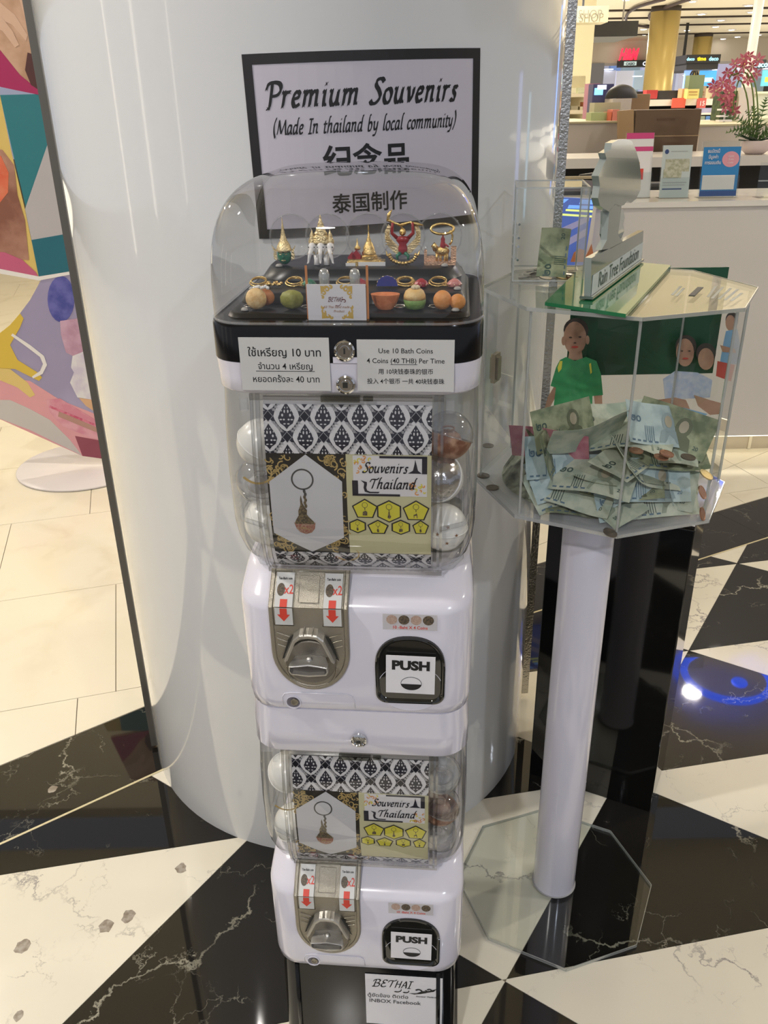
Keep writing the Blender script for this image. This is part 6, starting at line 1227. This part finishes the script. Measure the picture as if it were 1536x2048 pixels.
# structural: cream column, gold columns, ceiling, walls
def st(o): return tag(o, kind='structure')
ccol = MB(); a, b_ = hexa(1100, 45, 1184, 195, 11, .8); ccol.box((a[0], 11, 0), (b_[0], 11.8, CEIL)); st(ccol.build('column', cream_p))
for (x, y, w_, Y) in ((1332, 100, 58, 20.5), (1411, 90, 36, 28.5)):
    c = ony(x, y, Y); r = (ony(x+w_/2, y, Y).x-ony(x-w_/2, y, Y).x)/2; m_ = MB(); m_.lathe([(r, 0), (r, CEIL-.1)], (c.x, c.y+r, 0), 36); o = st(m_.build('column', gold_p, None, True)); m_ = MB(); m_.lathe([(r*1.0, CEIL-.1), (r*1.0, CEIL-.001)], (c.x, c.y+r, 0), 36); m_.build('top_dark_ring', mat('dark_groove', (.03, .02, .015), .7), o, True)  # each gold column gets a dark ring at its top
ce = MB(); ce.box((-16, 5.2, CEIL), (30, 31.6, CEIL+.1)); ce.box((-16, -6, CEIL+.35), (30, 5.1, CEIL+.45)); ceil_m = mat('ceiling_cream', (.78, .72, .58), .7); cei = st(ce.build('ceiling', ceil_m))
for Y in (21.3, 23.2, 25.4, 28.6): MB().box((-6, Y, CEIL-.03), (26, Y+.16, CEIL-.001)).build('ceiling_groove', mat('dark_groove', (.03, .02, .015), .7), cei)
bw = MB(); bw.box((-16, 31.6, 2.86), (30, 32.0, CEIL+.1)); wf = st(bw.build('wall_back', mat('bulkhead_beige', (.56, .50, .42), .6)))
MB().box((-16, 37, 0), (30, 37.2, CEIL)).build('shop_back_wall', mat('shop_glow_wall', (.50, .50, .60), .5, emit=.35), wf)  # wall emits softly, standing in for the brightly lit shop interior
MB().box((-16, 31.6, 2.78), (30, 31.62, 2.86)).build('shop_header', mat('header_grey', (.40, .38, .38), .5), wf)
a, b_ = hexa(1178, 128, 1206, 200, 31.5, .3); MB().box((a[0], 31.5, 0), (b_[0], 31.9, 2.86)).build('grey_wall_panel', mat('shop_grey', (.22, .23, .27), .5), wf)
random.seed(3)
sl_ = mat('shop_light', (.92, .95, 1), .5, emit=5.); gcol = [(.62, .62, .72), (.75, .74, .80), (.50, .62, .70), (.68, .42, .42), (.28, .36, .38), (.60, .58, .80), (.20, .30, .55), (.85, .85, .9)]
for i in range(16):
    px = 1212+12*i if i < 8 else 1372+20*(i-8); py = (168, 186, 160, 180)[i % 4]; Y = 33+(i % 3)*1.0; s = .62; c = ony(px, py, Y); k = (i*3) % 8 if i < 8 else (i*5+1) % 8
    o = MB().box((-s/2, 0, 0), (s/2, .3, random.uniform(.6, 1.1))).build('shop_goods', mat('goods_%d' % k, gcol[k], .5, emit=.35), None); o.location = (c.x, Y, max(c.z-.3, .02)); side_ = 'under the red lit sign' if px < 1310 else 'right of the gold column'; tag(o, ['pale lilac', 'white', 'pale cyan', 'rose', 'dark teal', 'violet', 'deep blue', 'bright white'][k]+' goods in the far shop '+side_, 'goods', ['pale lilac', 'white', 'pale cyan', 'rose', 'dark teal', 'violet', 'deep blue', 'bright white'][k]+' goods '+side_)  # goods emit softly too, in place of light falling on them
for i in range(26):
    px = random.uniform(1208, 1298) if i < 17 else random.uniform(1362, 1536); py = random.uniform(136, 162); Y = random.uniform(32.2, 36); c = ony(px, py, Y)
    o = MB().lathe([(0, 0), (.10, 0), (.12, .02), (.0, .03)], n=8, sx=1.5).build('shop_spotlight', sl_, None); o.location = c; side_ = 'under the red lit sign' if px < 1310 else 'right of the gold column'; tag(o, 'small bright white spotlight inside the far shop '+side_, 'lamp', 'spotlights inside the far shop '+side_)
# signs of the shops
hm = thing('shop_sign', 'red lit shop sign in italic letters reading H&M above the far shop', 'sign', ony(1258, 120, 31.3)); far_text(hm, 'H&M', 1257, 119.5, 31, 31.3, mat('red_lit', (1, .03, .08), .4, emit=1.1), bold=.06, shear=.3, sx=.62)
cs_ = bx(1240, 120, 1304, 134, 31.2, .395, 'shop_sign', 'black shop sign band with small white letters under the red sign', 'sign', mat('sign_black', (.02, .02, .025), .4)); child_box(cs_, 1248, 123, 1273, 131, 31.19, .006, 'lit_plate', mat('lit_plate', (.55, .70, .70), .4, emit=.6)); far_text(cs_, 'CASIO', 1260.5, 124.5+5.5, 7, 31.18, black_ink, bold=.04); far_text(cs_, 'CA', 1292, 131, 11, 31.18, mat('lit_white', (.8, .85, 1.0), .4, emit=1.2), bold=.04)
td = bx(1373, 109, 1441, 126, 23.5, 3.5, 'shop_sign', 'black shop sign with yellow and blue letters reading timedeco', 'sign', MATS['sign_black']); child_box(td, 1373, 126.2, 1436, 139, 23.6, 2.8, 'dark_fascia', mat('fascia_dark', (.035, .035, .04), .4))
MB().box((-.03, 1.5, ony(1400, 109, 23.5).z-td.location.z), (.03, 1.56, CEIL-td.location.z-.001)).build('hanger', black_matte, td)
ly, lc = mat('lit_yellow', (.95, .75, .02), .4, emit=1.0), mat('lit_pale_cyan', (.35, .80, 1.0), .4, emit=1.1)
far_text(td, 'time', 1403, 121, 11, 23.49, ly, bold=.035); far_text(td, 'deco', 1427, 121, 11, 23.49, lc, bold=.035); far_text(td, 'deco', 1381, 121, 9, 23.49, lc, bold=.035)
rs = bx(1498, 119, 1532, 137, 20, .3, 'shop_sign', 'black shop sign at the right edge lettered deco, behind the orchids', 'sign', MATS['sign_black']); far_text(rs, 'time', 1492, 132, 13, 19.98, ly, bold=.035); far_text(rs, 'deco', 1521, 134, 16, 19.98, lc, bold=.035)
for p, c, lb in (((1369, 141, 1383, 178), (.25, .45, .95), 'tall pale blue lit shop screen left of the green bag'), ((1400, 141, 1432, 172), (.08, .40, .85), 'wide blue lit shop screen under the timedeco sign'), ((1526, 140, 1548, 172), (.15, .60, .70), 'cyan and yellow lit shop screen at the right edge')):
    o = bx(*p, 24, .1, 'shop_screen', lb, 'screen', mat('scr_%d' % p[0], c, .4, emit=.9))
    MB().box((-.05, .02, -o.location.z+.001), (.05, .09, 0)).build('stand_post', black_matte, o)
    child_box(o, p[0]+4, p[1]+14, p[2]-6, p[3]-8, 23.99, .005, 'screen_picture', mat('scrp_%d' % p[0], (.55, .75, .95) if p[0] < 1500 else (.85, .85, .1), .4, emit=.8))
es = bx(1118, 12, 1217, 45, 9.5, .3, 'hanging_shop_sign', 'cream hanging shop sign lettered E SHOP beside the column', 'sign', mat('sign_cream', (.42, .39, .27), .5)); far_text(es, 'E SHOP', 1172, 37, 25, 9.49, mat('sign_letter_grey', (.20, .19, .15), .5), bold=.0, sx=.88)
MB().box((0, .1, ony(1170, 12, 9.5).z-es.location.z), (.02, .12, CEIL-es.location.z-.001)).build('hanger', chrome, es)
bb = bx(1188, 42, 1276, 73, 13, 1.2, 'hanging_black_box', 'black box hanging from the ceiling right of the cream sign', 'fixture', black_matte); MB().box((.15, .3, ony(1230, 42, 13).z-bb.location.z), (.17, .32, CEIL-bb.location.z-.001)).build('hanging_rod', mat('rod_grey', (.4, .38, .36), .4), bb)
wpole = MB(); a, b_ = ony(1519, 0, 9), ony(1496, 200, 9); wpole.tube([(a.x, 9, CEIL+.0), (a.x, 9, .0)], .045, 14); st(wpole.build('trim_1', mat('pole_white', (.62, .58, .54), .4), None, True))
# ceiling lamps and curved tracks
lit = mat('downlight_glow', (1, .95, .85), .5, emit=30.)
for i, (x, y) in enumerate(((1252, 2), (1385, 5), (1497, 13), (1403, 30), (1503, 26), (1442, 42), (1431, 55), (1287, 60), (1374, 62), (1463, 61), (1517, 71), (1289, 71), (1236, 82), (1446, 79), (1475, 75), (1456, 85), (1284, 88), (1199, 88))):
    p = onz(x, y, CEIL-.03); t = thing('downlight', 'small round bright downlight in the cream ceiling', 'lamp', (p.x, p.y, CEIL), 0, 'ceiling downlights'); r = .065 if p.y < 20 else .085
    m_ = MB(); m_.lathe([(r, -.001), (r*1.5, -.001), (r*1.5, -.014), (r, -.02)], n=16); m_.build('ring', whitec, t, True, 40); m_ = MB(); m_.lathe([(0, -.012), (r, -.012), (r*.9, -.022), (0, -.026)], n=14); m_.build('lens', lit, t, True)
for k, (pts, lb) in enumerate((([(1252, 41), (1253, 32), (1260, 23), (1280, 12), (1330, -2)], 'long curved dark light track on the ceiling above the black hanging box'), ([(1306, 44), (1299, 36), (1301, 28), (1320, 19), (1350, 8), (1380, -2)], 'curved thin dark track on the ceiling left of the gold column'), ([(1276, 51), (1290, 53), (1310, 56)], 'short curved dark track right of the black hanging box'))):
    m_ = MB(); m_.tube([onz(x, y, CEIL-.05) for x, y in crv(pts, 4)], .033, 6); tag(m_.build('light_track', mat('track_dark', (.06, .04, .05), .5), None, True), lb, 'track')
# blue ring lamp and blue lit column sign to the right of the camera: their light shows in the floor and in the column
bl = mat('blue_neon', (.05, .13, 1.0), .4, emit=7.)
br = thing('blue_ring_lamp', 'blue neon ring lamp hanging overhead, reflected in the black marble at the right', 'lamp', (3.25, 6.56, 3.3), 0)
m_ = MB(); m_.tube([(.39*math.cos(a), .39*math.sin(a), 0) for a in [2*PI*i/40 for i in range(40)]], .035, 8, 0, True); m_.build('ring_tube', bl, br, True)
m_ = MB(); m_.ball((.08, -.11, 0), .075, 0, 14, 8, (1, 1, .4)); m_.build('centre_lamp', bl, br, True)

# unseen lit totems, added at the right to give blue streaks in the glossy column
for x, y, w_, z0_, z1b, m0, lb in ((3.72, 6.75, .16, 1.2, 2.35, mat('blue_led', (.16, .34, 1.0), .4, emit=2.6), 'tall narrow blue LED totem outside the frame at the right'), (6.3, 3.4, .30, .7, 1.9, mat('pale_blue_led', (.40, .50, 1.0), .4, emit=1.5), 'pale blue lit totem added out of view far to the right'), (6.4, 4.4, .22, .7, 1.75, mat('cyan_led', (.45, .75, 1.0), .4, emit=1.3), 'cyan lit totem added out of view far to the right')):
    t = thing('light_totem', lb, 'sign', (x, y, 0), math.atan2(y, x)-PI/2)
    MB().box((-w_/2-.02, .0, 0), (w_/2+.02, .10, z1b+.05)).build('frame', mat('totem_grey', (.20, .20, .22), .4), t)
    MB().box((-w_/2, -.012, z0_), (w_/2, -.001, z1b)).build('lit_panel', m0, t)

for x, y, w_, z0_, z1b, lb in ((-6.6, -.9, .16, .8, 2.7, 'slim warm white lit post added out of view far to the left'), (-6.2, .9, .10, .6, 2.9, 'slimmer warm white lit post added out of view, further along on the left'), (-5.6, -2.6, .08, .9, 2.6, 'slim lit post added behind and to the left of the camera')):  # unseen lit posts, added to give warm streaks in the column
    t = thing('added_light_post', lb, 'sign', (x, y, 0), math.atan2(y, x)-PI/2)
    MB().box((-w_/2-.02, .0, 0), (w_/2+.02, .10, z1b+.05)).build('frame', MATS['totem_grey'], t)
    MB().box((-w_/2, -.012, z0_), (w_/2, -.001, z1b)).build('lit_panel', mat('warm_white_led', (1, .93, .80), .4, emit=2.2), t)
